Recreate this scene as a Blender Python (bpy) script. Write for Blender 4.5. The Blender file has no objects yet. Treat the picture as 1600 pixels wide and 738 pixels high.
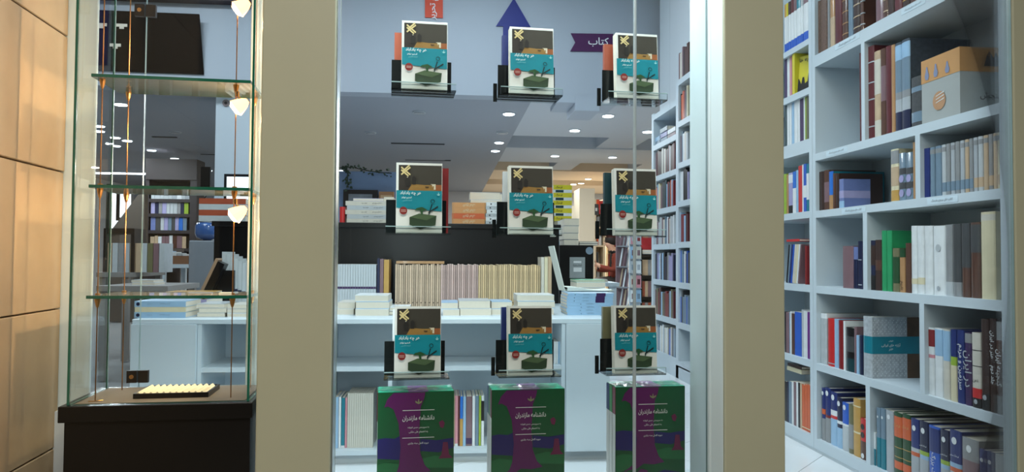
import bpy, bmesh, math, random
from mathutils import Vector, Matrix
R = math.radians
rnd = random.Random(7)
scene = bpy.context.scene
COLL = scene.collection

# ------------------------------------------------------------------ camera
FPX = 1130.0; EYE = 0.935
YAW = math.atan(101.8 / FPX); PIT = math.atan(32.7 / FPX * math.cos(YAW)); ROLL = R(.38)
FW = Vector((math.sin(YAW) * math.cos(PIT), math.cos(YAW) * math.cos(PIT), math.sin(PIT)))
R0 = Vector((math.cos(YAW), -math.sin(YAW), 0)); U0 = R0.cross(FW)
RT = R0 * math.cos(ROLL) + U0 * math.sin(ROLL); UPV = U0 * math.cos(ROLL) - R0 * math.sin(ROLL)
EYEP = Vector((0, 0, EYE))
cd = bpy.data.cameras.new('camera'); cam = bpy.data.objects.new('camera', cd); COLL.objects.link(cam)
cd.sensor_width = 36; cd.lens = FPX / 1600 * 36; cd.clip_start = .01; cd.clip_end = 200
m = Matrix.Identity(4)
for i in range(3):
    m[i][0] = RT[i]; m[i][1] = UPV[i]; m[i][2] = -FW[i]; m[i][3] = EYEP[i]
cam.matrix_world = m; scene.camera = cam

# ------------------------------------------------------------------ view, world, large lights
scene.view_settings.view_transform = 'Standard'; scene.view_settings.look = 'None'
scene.view_settings.exposure = 0.0; scene.view_settings.gamma = 1.0
scene.view_settings.use_curve_mapping = False
scene.cycles.transparent_max_bounces = 40
scene.cycles.max_bounces = 8
scene.cycles.sample_clamp_indirect = 4.0
w = bpy.data.worlds.new('world'); scene.world = w; w.use_nodes = True
w.node_tree.nodes['Background'].inputs[0].default_value = (.62, .70, .80, 1)
w.node_tree.nodes['Background'].inputs[1].default_value = .03

def area(name, loc, sx, sy, energy, col, rot=(0, 0, 0), parent=None, spread=180):
    l = bpy.data.lights.new(name, 'AREA'); l.shape = 'RECTANGLE'; l.size = sx; l.size_y = sy
    l.energy = energy; l.color = col; l.spread = R(spread)
    o = bpy.data.objects.new(name, l); COLL.objects.link(o); o.location = loc; o.rotation_euler = rot
    if parent: o.parent = parent
    return o
COOL = (.80, .92, 1.0)
# LED panels on the high ceiling of the front hall, and an added, unseen lamp that brightens the pillars
HALL = [(-2.6, 3.4), (.3, 2.75), (-2.6, 5.6), (.2, 5.6)]
for hx, hy in HALL:
    area('hall_panel_light', (hx, hy, 3.84), 1.1, .5, 46, COOL)
area('pavement_fill_light', (.3, -.9, 3.22), 3.2, .5, 165, (1.0, .97, .88))
area('front_strip_light', (.36, 2.02, 2.27), .8, .03, 22.0, (.80, .95, 1.0), (0, 0, R(4)))
FILL_POS = Vector((-.2 * math.cos(R(4)) - 2.119 * math.sin(R(4)), -.2 * math.sin(R(4)) + 2.119 * math.cos(R(4)), 1.2))
area('cabinet_fill_light', FILL_POS, 1.8, .03, 6.5, (.80, .95, 1.0), (0, R(-90), R(94)))  # added light, hidden behind the pillar, to brighten the counter cabinets
area('window_strip_light', (.25, 2.22, 2.20), 1.0, .05, 15, (.78, .95, 1.0), (0, 0, R(4)))

# ------------------------------------------------------------------ helpers
FA = R(4); FS = Vector((math.cos(FA), math.sin(FA), 0)); FN = Vector((-math.sin(FA), math.cos(FA), 0))
def ray(u, v): return FW * FPX + RT * (u - 800) + UPV * (369 - v)
def onY(u, v, Y): d = ray(u, v); return EYEP + d * (Y / d.y)
def onX(u, v, X): d = ray(u, v); return EYEP + d * (X / d.x)
def onZ(u, v, Z): d = ray(u, v); return EYEP + d * ((Z - EYE) / d.z)
def onN(u, v, n):
    d = ray(u, v); p = EYEP + d * (n / d.dot(FN)); return Vector((p.dot(FS), n, p.z))
def F(s, n, z): return FS * s + FN * n + Vector((0, 0, z))

def lin(c):
    return tuple((x / 12.92 if x <= .04045 else ((x + .055) / 1.055) ** 2.4) for x in (k / 255 for k in c))
MATS = {}
def mat(key, rgb=None, rough=.5, metal=0, var=.08, scale=30, emit=0, spec=.4, bump=0, coat=0):
    if key in MATS: return MATS[key]
    mt = bpy.data.materials.new(key); MATS[key] = mt; mt.use_nodes = True
    nt = mt.node_tree; b = nt.nodes['Principled BSDF']; c = lin(rgb)
    b.inputs['Roughness'].default_value = rough; b.inputs['Metallic'].default_value = metal
    b.inputs['Specular IOR Level'].default_value = spec
    if coat: b.inputs['Coat Weight'].default_value = coat; b.inputs['Coat Roughness'].default_value = .08
    if emit:
        b.inputs['Base Color'].default_value = (*c, 1)
        b.inputs['Emission Color'].default_value = (*c, 1); b.inputs['Emission Strength'].default_value = emit
    else:
        tc = nt.nodes.new('ShaderNodeTexCoord'); nz = nt.nodes.new('ShaderNodeTexNoise')
        nz.inputs['Scale'].default_value = scale; nz.inputs['Detail'].default_value = 4
        nt.links.new(tc.outputs['Object'], nz.inputs['Vector'])
        mx = nt.nodes.new('ShaderNodeMix'); mx.data_type = 'RGBA'
        mx.inputs[6].default_value = (*[x * (1 - var) for x in c], 1)
        mx.inputs[7].default_value = (*[min(1, x * (1 + var)) for x in c], 1)
        nt.links.new(nz.outputs['Fac'], mx.inputs[0]); nt.links.new(mx.outputs[2], b.inputs['Base Color'])
        if bump:
            bp = nt.nodes.new('ShaderNodeBump'); bp.inputs['Strength'].default_value = bump; bp.inputs['Distance'].default_value = .004
            nt.links.new(nz.outputs['Fac'], bp.inputs['Height']); nt.links.new(bp.outputs['Normal'], b.inputs['Normal'])
    return mt
def glass_mat(key, tint=(1, 1, 1), refl=1.0, rough=0.0, lit_haze=0):
    if key in MATS: return MATS[key]
    mt = bpy.data.materials.new(key); MATS[key] = mt; mt.use_nodes = True
    nt = mt.node_tree; nt.nodes.remove(nt.nodes['Principled BSDF']); out = nt.nodes['Material Output']
    tr = nt.nodes.new('ShaderNodeBsdfTransparent'); tr.inputs[0].default_value = (*tint, 1)
    gl = nt.nodes.new('ShaderNodeBsdfGlossy'); gl.inputs['Roughness'].default_value = rough
    fr = nt.nodes.new('ShaderNodeFresnel'); fr.inputs[0].default_value = 1.45
    mu = nt.nodes.new('ShaderNodeMath'); mu.operation = 'MULTIPLY'; mu.inputs[1].default_value = refl
    mx = nt.nodes.new('ShaderNodeMixShader')
    nt.links.new(fr.outputs[0], mu.inputs[0]); nt.links.new(mu.outputs[0], mx.inputs[0])
    nt.links.new(tr.outputs[0], mx.inputs[1]); nt.links.new(gl.outputs[0], mx.inputs[2]); nt.links.new(mx.outputs[0], out.inputs[0])
    if lit_haze:  # pale diffuse share stands in for lamp light caught on the glass
        df = nt.nodes.new('ShaderNodeBsdfDiffuse'); df.inputs[0].default_value = (.9, .92, .9, 1); m2 = nt.nodes.new('ShaderNodeMixShader'); m2.inputs[0].default_value = lit_haze
        nt.links.new(mx.outputs[0], m2.inputs[1]); nt.links.new(df.outputs[0], m2.inputs[2]); nt.links.new(m2.outputs[0], out.inputs[0])
    return mt

class MB:
    """collects faces with material slots"""
    def __init__(s): s.v = []; s.f = []; s.mi = []; s.mats = []
    def slot(s, m):
        if m not in s.mats: s.mats.append(m)
        return s.mats.index(m)
    def box(s, x0, y0, z0, x1, y1, z1, m, M=None):
        k = len(s.v)
        for p in ((x0, y0, z0), (x1, y0, z0), (x1, y1, z0), (x0, y1, z0), (x0, y0, z1), (x1, y0, z1), (x1, y1, z1), (x0, y1, z1)):
            s.v.append(tuple(M @ Vector(p)) if M else p)
        i = s.slot(m)
        for f in ((3, 2, 1, 0), (4, 5, 6, 7), (0, 1, 5, 4), (1, 2, 6, 5), (2, 3, 7, 6), (3, 0, 4, 7)):
            s.f.append([k + a for a in f]); s.mi.append(i)
        return s
    def prism(s, prof, z0, z1, m, M=None):
        k = len(s.v); n = len(prof); i = s.slot(m)
        for z in (z0, z1):
            for (x, y) in prof:
                p = Vector((x, y, z)); s.v.append(tuple(M @ p) if M else tuple(p))
        s.f.append([k + a for a in range(n)][::-1]); s.f.append([k + n + a for a in range(n)]); s.mi += [i, i]
        for a in range(n):
            b = (a + 1) % n; s.f.append([k + a, k + b, k + n + b, k + n + a]); s.mi.append(i)
        return s
    def poly(s, pts, m):
        k = len(s.v); s.v += [tuple(p) for p in pts]; s.f.append(list(range(k, k + len(pts)))); s.mi.append(s.slot(m)); return s
    def tube(s, pts, rad, m, seg=6, cap=True):
        pts = [Vector(p) for p in pts]; rads = rad if isinstance(rad, (list, tuple)) else [rad] * len(pts); k = len(s.v); i = s.slot(m)
        for j, p in enumerate(pts):
            t = (pts[min(j + 1, len(pts) - 1)] - pts[max(j - 1, 0)]).normalized()
            a = t.orthogonal().normalized() if j == 0 else (pa - t * pa.dot(t)).normalized()
            pa = a; b = t.cross(a)
            for q in range(seg):
                an = 2 * math.pi * q / seg; s.v.append(tuple(p + (a * math.cos(an) + b * math.sin(an)) * rads[j]))
        for j in range(len(pts) - 1):
            for q in range(seg):
                q2 = (q + 1) % seg
                s.f.append([k + j * seg + q, k + j * seg + q2, k + (j + 1) * seg + q2, k + (j + 1) * seg + q]); s.mi.append(i)
        if cap:
            s.f.append([k + q for q in range(seg)][::-1]); s.mi.append(i)
            s.f.append([k + (len(pts) - 1) * seg + q for q in range(seg)]); s.mi.append(i)
        return s
    def mesh(s, name='mesh'):
        me = bpy.data.meshes.new(name); me.from_pydata(s.v, [], s.f)
        for m in s.mats: me.materials.append(m)
        me.polygons.foreach_set('material_index', s.mi); me.update()
        return me
    def build(s, name, parent=None, loc=(0, 0, 0), rot=(0, 0, 0)):
        return put(name, s.mesh(name), parent, loc, rot)
def put(name, me, parent=None, loc=(0, 0, 0), rot=(0, 0, 0)):
    o = bpy.data.objects.new(name, me); COLL.objects.link(o)
    if parent: o.parent = parent
    o.location = loc; o.rotation_euler = rot
    return o
def empty(name, loc, rot=(0, 0, 0)):
    return put(name, None, None, loc, rot)
def tag(o, label, cat, group=None):
    o['label'] = label; o['category'] = cat
    if group: o['group'] = group
    return o
def struct(o, label=None, kind='structure'):
    o['kind'] = kind
    if label: o['label'] = label
    return o
def bevel(o, wd=.003, seg=2):
    md = o.modifiers.new('bevel', 'BEVEL'); md.width = wd; md.segments = seg; md.limit_method = 'ANGLE'; return o
def smooth(o):
    for p in o.data.polygons: p.use_smooth = True
    return o
def copy_tree(o, parent=None):
    c = o.copy(); COLL.objects.link(c); c.parent = parent
    for ch in list(o.children): copy_tree(ch, c)
    return c
ORD = ['first', 'second', 'third', 'fourth', 'fifth', 'sixth', 'seventh', 'eighth', 'ninth', 'tenth', 'eleventh', 'twelfth', 'thirteenth',
       'fourteenth', 'fifteenth', 'sixteenth', 'seventeenth', 'eighteenth', 'nineteenth', 'twentieth', 'twenty-first', 'twenty-second']

# Persian lettering: joined presentation forms in visual order
FORMS = {'ا': 'ﺍﺎ', 'آ': 'ﺁﺂ', 'ب': 'ﺏﺐﺑﺒ', 'پ': 'ﭖﭗﭘﭙ', 'ت': 'ﺕﺖﺗﺘ', 'ج': 'ﺝﺞﺟﺠ', 'چ': 'ﭺﭻﭼﭽ', 'ح': 'ﺡﺢﺣﺤ', 'خ': 'ﺥﺦﺧﺨ', 'د': 'ﺩﺪ', 'ذ': 'ﺫﺬ', 'ر': 'ﺭﺮ', 'ز': 'ﺯﺰ',
         'س': 'ﺱﺲﺳﺴ', 'ش': 'ﺵﺶﺷﺸ', 'ص': 'ﺹﺺﺻﺼ', 'ع': 'ﻉﻊﻋﻌ', 'ف': 'ﻑﻒﻓﻔ', 'ق': 'ﻕﻖﻗﻘ', 'ک': 'ﮎﮏﮐﮑ', 'گ': 'ﮒﮓﮔﮕ', 'ل': 'ﻝﻞﻟﻠ', 'م': 'ﻡﻢﻣﻤ', 'ن': 'ﻥﻦﻧﻨ',
         'ه': 'ﻩﻪﻫﻬ', 'و': 'ﻭﻮ', 'ی': 'ﯼﯽﯾﯿ'}
def shape(t):
    out = []
    for i, c in enumerate(t):
        if c not in FORMS: out.append(c); continue
        fm = FORMS[c]
        prev = i > 0 and t[i - 1] in FORMS and len(FORMS[t[i - 1]]) == 4
        nxt = len(fm) == 4 and i + 1 < len(t) and t[i + 1] in FORMS
        out.append(fm[(3 if prev else 2) if nxt else (1 if prev else 0)])
    return ''.join(reversed(out))
TXT = {}
def text_geo(t, persian=True):
    """flat outline of the text, normalised: centred, width 1"""
    if (t, persian) in TXT: return TXT[(t, persian)]
    c = bpy.data.curves.new('t', 'FONT'); c.body = shape(t) if persian else t; c.resolution_u = 2; c.offset = .012; c.fill_mode = 'FRONT'
    o = bpy.data.objects.new('t', c); COLL.objects.link(o); bpy.context.view_layer.update()
    me = o.to_mesh(); vs = [v.co.copy() for v in me.vertices]; fs = [list(p.vertices) for p in me.polygons]
    o.to_mesh_clear(); bpy.data.objects.remove(o); bpy.data.curves.remove(c)
    x0 = min(v.x for v in vs); x1 = max(v.x for v in vs); y0 = min(v.y for v in vs); y1 = max(v.y for v in vs)
    vs = [((v.x - (x0 + x1) / 2) / (x1 - x0), (v.y - (y0 + y1) / 2) / (x1 - x0)) for v in vs]
    TXT[(t, persian)] = (vs, fs, (y1 - y0) / (x1 - x0)); return TXT[(t, persian)]
def add_text(mb, t, cx, cz, width, y, m, vertical=0, persian=True, sy=1.0):
    """writes into the local XZ plane at depth y, facing -Y"""
    vs, fs, asp = text_geo(t, persian); k = len(mb.v); i = mb.slot(m)
    for (a, b) in vs:
        a *= width; b *= width * sy
        if vertical: a, b = b * vertical, -a * vertical
        mb.v.append((cx + a, y, cz + b))
    for f in fs: mb.f.append([k + q for q in f]); mb.mi.append(i)

# ------------------------------------------------------------------ palette for covers
PAL = {'navy': (34, 48, 110), 'dark navy': (28, 34, 66), 'blue': (42, 92, 190), 'bright blue': (40, 110, 200), 'pale blue': (150, 185, 215), 'grey-blue': (112, 134, 152),
       'teal': (20, 120, 138), 'dark teal': (24, 60, 66), 'green': (40, 150, 96), 'dark green': (32, 72, 42), 'lime green': (150, 178, 60), 'olive': (110, 108, 78),
       'white': (222, 226, 228), 'off-white': (205, 200, 188), 'cream': (214, 204, 172), 'beige': (190, 165, 136), 'tan': (176, 134, 92), 'gold': (190, 148, 78),
       'yellow': (214, 200, 50), 'orange': (206, 96, 52), 'red': (196, 44, 44), 'dark red': (128, 34, 36), 'maroon': (92, 34, 38), 'brown': (86, 56, 44), 'dark brown': (58, 38, 32),
       'purple': (112, 46, 128), 'dark purple': (62, 40, 84), 'lavender': (160, 156, 196), 'mauve': (126, 98, 104), 'pink': (206, 140, 150), 'grey': (140, 142, 144), 'pale grey': (182, 188, 192),
       'dark grey': (70, 72, 74), 'black': (24, 23, 24), 'silver': (168, 174, 180), 'periwinkle blue': (110, 124, 176), 'rust': (160, 78, 54), 'slate': (62, 72, 84), 'amber': (206, 146, 92)}
def cmat(c, gloss=.35):
    return mat('cover_' + c.replace(' ', '_'), PAL[c], gloss, var=.16, scale=26, coat=.25)
PAGE = lambda: mat('book_pages', (216, 208, 192), .8, var=.1, scale=120)
def u_profile(t, d, b, bulge, off=0.0):
    n = 6; pts = []
    out = [(-off, d)]
    for k in range(n + 1):
        a = math.pi * k / n; out.append((t / 2 - (t / 2 + off) * math.cos(a), bulge - (bulge + off) * math.sin(a) if bulge else -off))
    out.append((t + off, d))
    if not bulge: out = [(-off, d), (-off, -off), (t + off, -off), (t + off, d)]
    inner = [(t - b, d), (t - b, bulge + b), (b, bulge + b), (b, d)]
    return out + inner
def book_meshes(t, d, h, c, hard=True, single=False):
    b = min(.0025, t * .2); bul = min(.006, t * .22) if hard else 0
    mb = MB(); mb.prism(u_profile(t, d, b, bul), 0, h, c)
    e = .003 if hard else .0004
    if single:
        mb.box(b, bul + b, e, t - b, d - e, h - e, PAGE()); return mb.mesh('book'), None
    pg = MB().box(b, bul + b, e, t - b, d - e, h - e, PAGE())
    return mb.mesh('cover'), pg.mesh('pages')
def make_book(label, t, d, h, colour, loc, rot, hard=True, single=False, deco=(), group=None, cat='book', name=None, material=None):
    name = name or ('periodical' if 'periodical' in label else 'dictionary' if 'dictionary' in label else 'hardback_book' if hard else 'paperback_book')
    c = material or cmat(colour)
    me, pg = book_meshes(t, d, h, c, hard, single)
    o = put(name, me, None, loc, rot); tag(o, label, cat, group)
    if pg: put('pages', pg, o)
    bul = min(.006, t * .22) if hard else 0
    for dc in deco:
        k = dc[0]
        if k == 'wrap':        # a printed zone running round spine and boards
            MB().prism(u_profile(t, d - .001, .0002, bul, .0004), h * dc[1], h * dc[2], cmat(dc[3])).build('cover_band', o)
        elif k == 'rib':
            for z in dc[1]:
                MB().prism(u_profile(t, bul + .006, .0003, bul, .0016), h * z, h * z + .005, cmat(dc[2])).build('spine_rib', o)
        elif k == 'text':      # vertical title down the spine
            mb = MB(); add_text(mb, dc[1], t / 2, h * dc[3], h * dc[4], -.0009, cmat(dc[2]), vertical=1); mb.build('spine_title', o)
        elif k == 'htext':
            mb = MB(); add_text(mb, dc[1], t / 2, h * dc[3], t * dc[4], -.0012, cmat(dc[2])); mb.build('spine_title', o)
        elif k == 'logo':      # small round publisher mark
            mb = MB(); r = t * dc[3]
            mb.poly([(t / 2 + r * math.cos(a), -.0012, h * dc[2] + r * math.sin(a)) for a in [2 * math.pi * q / 12 for q in range(12)]], cmat(dc[1])); mb.build('spine_logo', o)
        elif k == 'tape':      # narrow line across spine
            MB().prism(u_profile(t, bul + .002, .0002, bul, .0006), h * dc[1], h * dc[2], cmat(dc[3])).build('spine_band', o)
    return o

# ================================================================== STRUCTURE
WHITE = mat('white_paint', (206, 214, 220), .6, var=.03, scale=3)
BULK = mat('bulkhead_paint', (168, 176, 188), .65, var=.03, scale=2)
CEIL = mat('ceiling_paint', (150, 156, 166), .75, var=.03, scale=2)
CREAM = mat('cream_paint', (226, 206, 178), .7, var=.03, scale=2)
OLIVE = mat('olive_cladding', (166, 166, 144), .45, var=.04, scale=5, bump=.05)
LAM = mat('white_laminate', (196, 208, 216), .4, var=.03, scale=4)
LAMBACK = mat('grey_white_backboard', (180, 187, 190), .6, var=.05, scale=4)
BLACKP = mat('black_lacquer', (11, 9, 9), .3, var=.15, scale=8)
ALU = mat('aluminium', (200, 208, 212), .3, metal=.9)
DARKM = mat('dark_metal', (44, 38, 36), .4, metal=.6)

# floor slab with diagonal tiles in the aisle
floor = struct(MB().box(-8, 2.0, -.2, 6, 19, -.012, mat('floor_grout', (120, 122, 122), .8)).build('floor'))
TILE = mat('floor_tile_glaze', (222, 228, 232), .22, var=.03, scale=3)
tb = MB().box(-.2985, -.2985, -.012, .2985, .2985, 0, TILE).mesh('floor_tile')
o45 = Vector((1.80, 3.33, 0)); e1 = Vector((1, 1, 0)).normalized(); e2 = Vector((1, -1, 0)).normalized()
off2 = (Vector((1.76, 3.48, 0)) - o45).dot(e1)
for i in range(-16, 24):
    for j in range(-22, 10):
        c = o45 + e1 * (off2 + .6 * (i + .5)) + e2 * .6 * (j + .5)
        if -2.0 < c.x < 2.4 and 2.55 < c.y < 9.4: put('tile', tb, floor, c, (0, 0, R(45)))
struct(MB().box(-8, -7, -.75, 8, 1.95, -.6, mat('pavement_concrete', (120, 116, 108), .9, bump=.3)).build('pavement'))
struct(MB().box(-8, 1.9, -.75, 6, 2.05, -.19, mat('pavement_concrete')).build('kerb_strip'))

# walls of the shop
struct(MB().box(2.10, 2.3, 0, 2.25, 7.0, 4, WHITE).build('wall_right'))
struct(MB().box(5.2, 6.3, 0, 5.35, 18.2, 4, CREAM).build('wall_right_far'))
struct(MB().box(2.25, 6.3, 0, 5.2, 6.42, 4, CREAM).build('wall_right_corner'))
struct(MB().box(-7.6, 2.0, 0, -7.45, 18.2, 4, WHITE).build('wall_left_far'))
struct(MB().box(-7.5, 18.0, 0, 5.3, 18.2, 4, mat('back_wall_paint', (170, 178, 190), .7, var=.03, scale=2)).build('wall_back'))
struct(MB().box(-7.6, 2.05, 3.9, 5.3, 7.2, 4.05, WHITE).build('ceiling_hall'))
# mezzanine bulkhead that carries the direction signs
YB = 7.2; ZC = 2.55
struct(MB().box(-7.5, YB, ZC, 5.2, YB + .2, 3.9, BULK).build('wall_bulkhead'))
struct(MB().box(1.28, YB - .012, ZC - .13, 1.53, YB + .5, ZC + .02, BULK).box(1.10, YB - .006, ZC - .05, 1.72, YB + .5, ZC + .02, BULK).build('trim_1'))
struct(MB().box(-5.6, YB - .12, 3.37, -1.2, YB, 3.89, mat('dark_plum_panel', (52, 40, 48), .6)).build('trim_2'))
# low ceiling: flat on the left, beams and recesses on the right
cb = MB()
cb.box(-7.5, YB + .2, ZC, .86, 18, ZC + .3, CEIL)
cb.box(.86, YB + .2, ZC + .2, 5.2, 18, ZC + .3, CEIL)
struct(cb.build('ceiling'))
BEAM = mat('beam_paint', (188, 194, 202), .7, var=.03, scale=2)
for y0, y1 in ((YB + .2, 9.55), (10.6, 12.2), (13.4, 15.0), (16.0, 18.0)):
    struct(MB().box(.86, y0, ZC, 5.2, y1, ZC + .2, BEAM if y0 < 13 else CREAM).build('ceiling_beam'))
struct(MB().box(2.2, 9.55, ZC + .02, 2.75, 10.6, ZC + .2, BEAM).build('ceiling_beam'))
struct(MB().box(1.9, 12.2, ZC + .02, 2.3, 13.4, ZC + .2, BEAM).build('ceiling_beam'))
struct(MB().box(3.4, 12.2, ZC + .02, 3.9, 13.4, ZC + .2, BEAM).build('ceiling_beam'))
# columns
def col_u(name, u0, u1, Y, dy, z1, m):
    a = onY(u0, 400, Y).x; b = onY(u1, 400, Y).x
    return struct(MB().box(a, Y, 0, b, Y + dy, z1, m).build(name))
col_u('column_1', 333, 392, 7.35, .4, ZC, mat('column_paint', (190, 200, 210), .6, var=.03, scale=2))
col_u('column_2', 905, 929, 11.2, .5, 2.02, CREAM)
# front of the shop
LINT = struct(MB().box(-3.2, -.06, 2.3, 3.4, .06, 4.0, OLIVE).build('wall_front_lintel', None, F(0, 1.99, 0), (0, 0, FA)))
def pillar(name, s0, s1, n0, n1, m=OLIVE, z0=-.6, z1=2.4):
    return bevel(struct(MB().box(s0, n0, z0, s1, n1, z1, m).build(name, None, F(0, 0, 0), (0, 0, FA))), .004)
pillar('pillar_1', -.346, -.160, 1.93, 2.10)
pillar('pillar_2', .922, 1.106, 1.93, 2.02)
pillar('pillar_3', 1.9055, 2.8, 1.972, 1.992)
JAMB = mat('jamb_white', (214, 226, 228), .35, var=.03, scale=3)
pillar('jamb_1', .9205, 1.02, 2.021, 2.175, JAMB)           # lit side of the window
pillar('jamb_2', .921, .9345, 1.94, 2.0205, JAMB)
MB().box(.917, 2.036, .2, .9203, 2.044, 2.3, ALU).build('glazing_bead', None).rotation_euler.z = FA
tag(bpy.data.objects['glazing_bead'], 'thin grey metal glazing bead along the bright white window jamb', 'bead')
pillar('jamb_3', -.1595, -.1565, 1.95, 2.03, ALU)
pillar('jamb_4', -.424, -.346, 2.19, 2.26, JAMB)            # white post behind the glass case
pillar('jamb_5', -1.02, -.842, 2.20, 2.212, JAMB)
struct(MB().box(-.345, 2.105, 0, 1.1, 2.34, .222, mat('display_base_white', (204, 214, 218), .4)).build('window_ledge', None, F(0, 0, 0), (0, 0, FA)))
struct(MB().box(-.15, 2.05, 2.24, 1.1, 2.42, 2.30, WHITE).build('window_head', None, F(0, 0, 0), (0, 0, FA)))
struct(MB().box(1.107, 1.94, -.6, 1.9045, 2.02, .04, OLIVE).build('window_sill', None, F(0, 0, 0), (0, 0, FA)))
struct(MB().box(-1.0, 2.18, -.6, -.35, 2.28, .5, WHITE).build('wall_niche', None, F(0, 0, 0), (0, 0, FA)))
# glazing: panes with frosted bright edges
CLEAR = glass_mat('clear_glass', (.985, .995, .99), .75)
EDGE = mat('glass_cut_edge', (150, 176, 178), .25, spec=.6)
GEDGE = mat('green_glass_edge', (26, 92, 74), .12, spec=.7, var=.2)
def pane(s0, s1, n0, n1, z0, z1, m, em, name='pane', parent=None, thin='n'):
    mb = MB(); mb.box(s0, n0, z0, s1, n1, z1, m)
    e = mb.slot(em)
    keep = {'n': (2, 4), 's': (3, 5), 'z': (0, 1)}[thin]
    for q in range(6):
        if q not in keep: mb.mi[q] = e
    return mb.build(name, parent)
win = struct(empty('window_1', (0, 0, 0), (0, 0, FA)), 'large shop window of two clear panes')
pane(-.157, .6895, 2.036, 2.044, .2, 2.3, CLEAR, EDGE, 'pane', win)
pane(.6935, .9165, 2.036, 2.044, .2, 2.3, CLEAR, EDGE, 'pane', win)
MB().tube([(.6915, 2.034, .2), (.6915, 2.034, 2.3)], .0052, mat('silicone_joint', (150, 162, 166), .3, spec=.6), 8).build('glass_joint', win)
win2 = struct(empty('window_2', (0, 0, 0), (0, 0, FA)), 'clear shop window in front of the tall white bookcase')
pane(1.107, 1.9045, 1.978, 1.986, .04, 2.3, CLEAR, EDGE, 'pane', win2)

# stone side wall, slabs with joints
STONE = mat('sandstone', (180, 156, 126), .7, var=.10, scale=14, bump=.12)
wl = struct(MB().box(-1.3, .35, -.6, -.935, 2.2, 2.4, mat('stone_bedding', (112, 92, 72), .9)).build('wall_left', None, (0, 0, 0), (0, 0, FA)))
# courses measured on the face s = -0.93
rows = [-.6, -.36, .018, .40, .782, 1.164, 1.547, 1.93, 2.31, 2.4]
for i in range(len(rows) - 1):
    ys = [.35, .80, 1.45, 2.2] if i % 2 else [.35, 1.12, 1.80, 2.2]
    for j in range(len(ys) - 1):
        p = rnd.uniform(0, .003)
        bevel(MB().box(-.936, ys[j] + .002, rows[i] + .002, -.922 + p, ys[j + 1] - .002, rows[i + 1] - .002, STONE).build('stone_slab', wl), .002, 1)
# added, unseen pavement lamp (over the photographer) and hall panels: fixtures of the lights above
EM = mat('led_panel_glow', (235, 244, 255), emit=4)
cn = tag(MB().box(-1.75, -.3, 0, 1.75, .3, .06, OLIVE).build('pavement_fill_lamp', None, (.3, -.9, 3.24)), 'long housing of an added unseen lamp over the pavement', 'lamp')
MB().box(-1.6, -.25, -.008, 1.6, .25, 0, mat('pavement_fill_glow', (255, 236, 196), emit=1.5)).build('diffuser', cn)
for q, (hx, hy) in enumerate(HALL):
    pn = tag(MB().box(-.58, -.28, 0, .58, .28, .03, WHITE).build('ceiling_panel_light', None, (hx, hy, 3.868)), 'white LED panel on the high ceiling of the front hall', 'light', 'hall panels')
    MB().box(-.55, -.25, -.006, .55, .25, 0, EM).build('diffuser', pn)
w2 = tag(MB().box(-.42, -.02, 0, .42, .02, .02, ALU).build('strip_light', None, (.36, 2.02, 2.276), (0, 0, FA)), 'slim LED strip in front of the glass of the large window', 'light')
MB().box(-.4, -.016, -.003, .4, .016, 0, EM).build('diffuser', w2)
ld_ = tag(MB().box(-.018, 0, -.95, .018, .012, .95, ALU).build('cabinet_fill_strip', None, F(-.2, 2.1005, 1.2), (0, 0, FA)), 'added hidden light strip on the back of the pillar left of the large window', 'light')
MB().box(-.015, .012, -.93, .015, .014, .93, mat('cabinet_fill_glow', (214, 236, 240), emit=2)).build('diffuser', ld_)
ws = tag(MB().box(-.52, -.03, 0, .52, .03, .03, ALU).build('strip_light', None, (.25, 2.22, 2.21), (0, 0, FA)), 'slim LED strip under the head of the large window', 'light')
MB().box(-.5, -.025, -.005, .5, .025, 0, EM).build('diffuser', ws)

# ================================================================== RIGHT BOOKCASE (white, along the right wall)
XS = 1.795; XB = 2.085
def Yu(u): return onX(u, 400, XS).y
bc = tag(empty('bookcase', (XS, 2.2, 0)), 'tall white built-in bookcase along the right wall', 'bookcase')
def bpart(name, y0, y1, z0, z1, m=LAM, x0=None, x1=None):
    x0 = XS if x0 is None else x0; x1 = XB if x1 is None else x1
    return MB().box(x0 - XS, y0 - 2.2, z0, x1 - XS, y1 - 2.2, z1, m).build(name, bc)
YE = Yu(1018)
Y_END = 2.2
y_main0, y_main1 = Yu(1275), 2.2 + .0
y_lb1 = Yu(1265)
bpart('back_panel', 2.15, YE, .06, 2.35, LAMBACK, XB, XB + .012)
UP = .018
# uprights
bpart('upright', Yu(1275), Yu(1270.2), 0, 2.6); bpart('upright', Yu(1269.8), Yu(1265), 0, 2.6)
bpart('upright', 2.15, Yu(1564), 0, 2.6)
yA, yB_ = Yu(1226) + .35, Yu(1226) + .35 + .03
bpart('upright', yA, yB_, 0, 2.6)
yF2 = Yu(1079)
bpart('upright', yF2 - .42, yF2, 0, 2.6)
bpart('upright', Yu(1060), Yu(1056), 0, 2.33); bpart('upright', Yu(1021), YE, 0, 2.2)
MAIN = [1.935, 1.45, 1.169, .803, .428, .063]
THK = [.058, .036, .034, .035, .034, .063]
for z, t in zip(MAIN, THK): bpart('shelf', Yu(1564), Yu(1275), z - t, z)
LB = [2.04, 1.794, 1.535, 1.173, .805, .433, .067]
LT = [.03, .035, .067, .034, .036, .034, .067]
for z, t in zip(LB, LT): bpart('shelf', Yu(1265), yA, z - t, z)
bpart('plinth', Yu(1565), yA, .0, .012, ALU, XS - .004, XS + .02)
for z in (.07, .43, .80, 1.17, 1.53, 1.90): bpart('shelf', yB_, yF2 - .42, z - .034, z)   # bay hidden by the pillar
F1 = [2.185, 1.915, 1.64, 1.35, 1.05, .75, .45, .145]
F2 = [2.33, 2.0, 1.675, 1.375, 1.058, .745, .435, .135]
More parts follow.
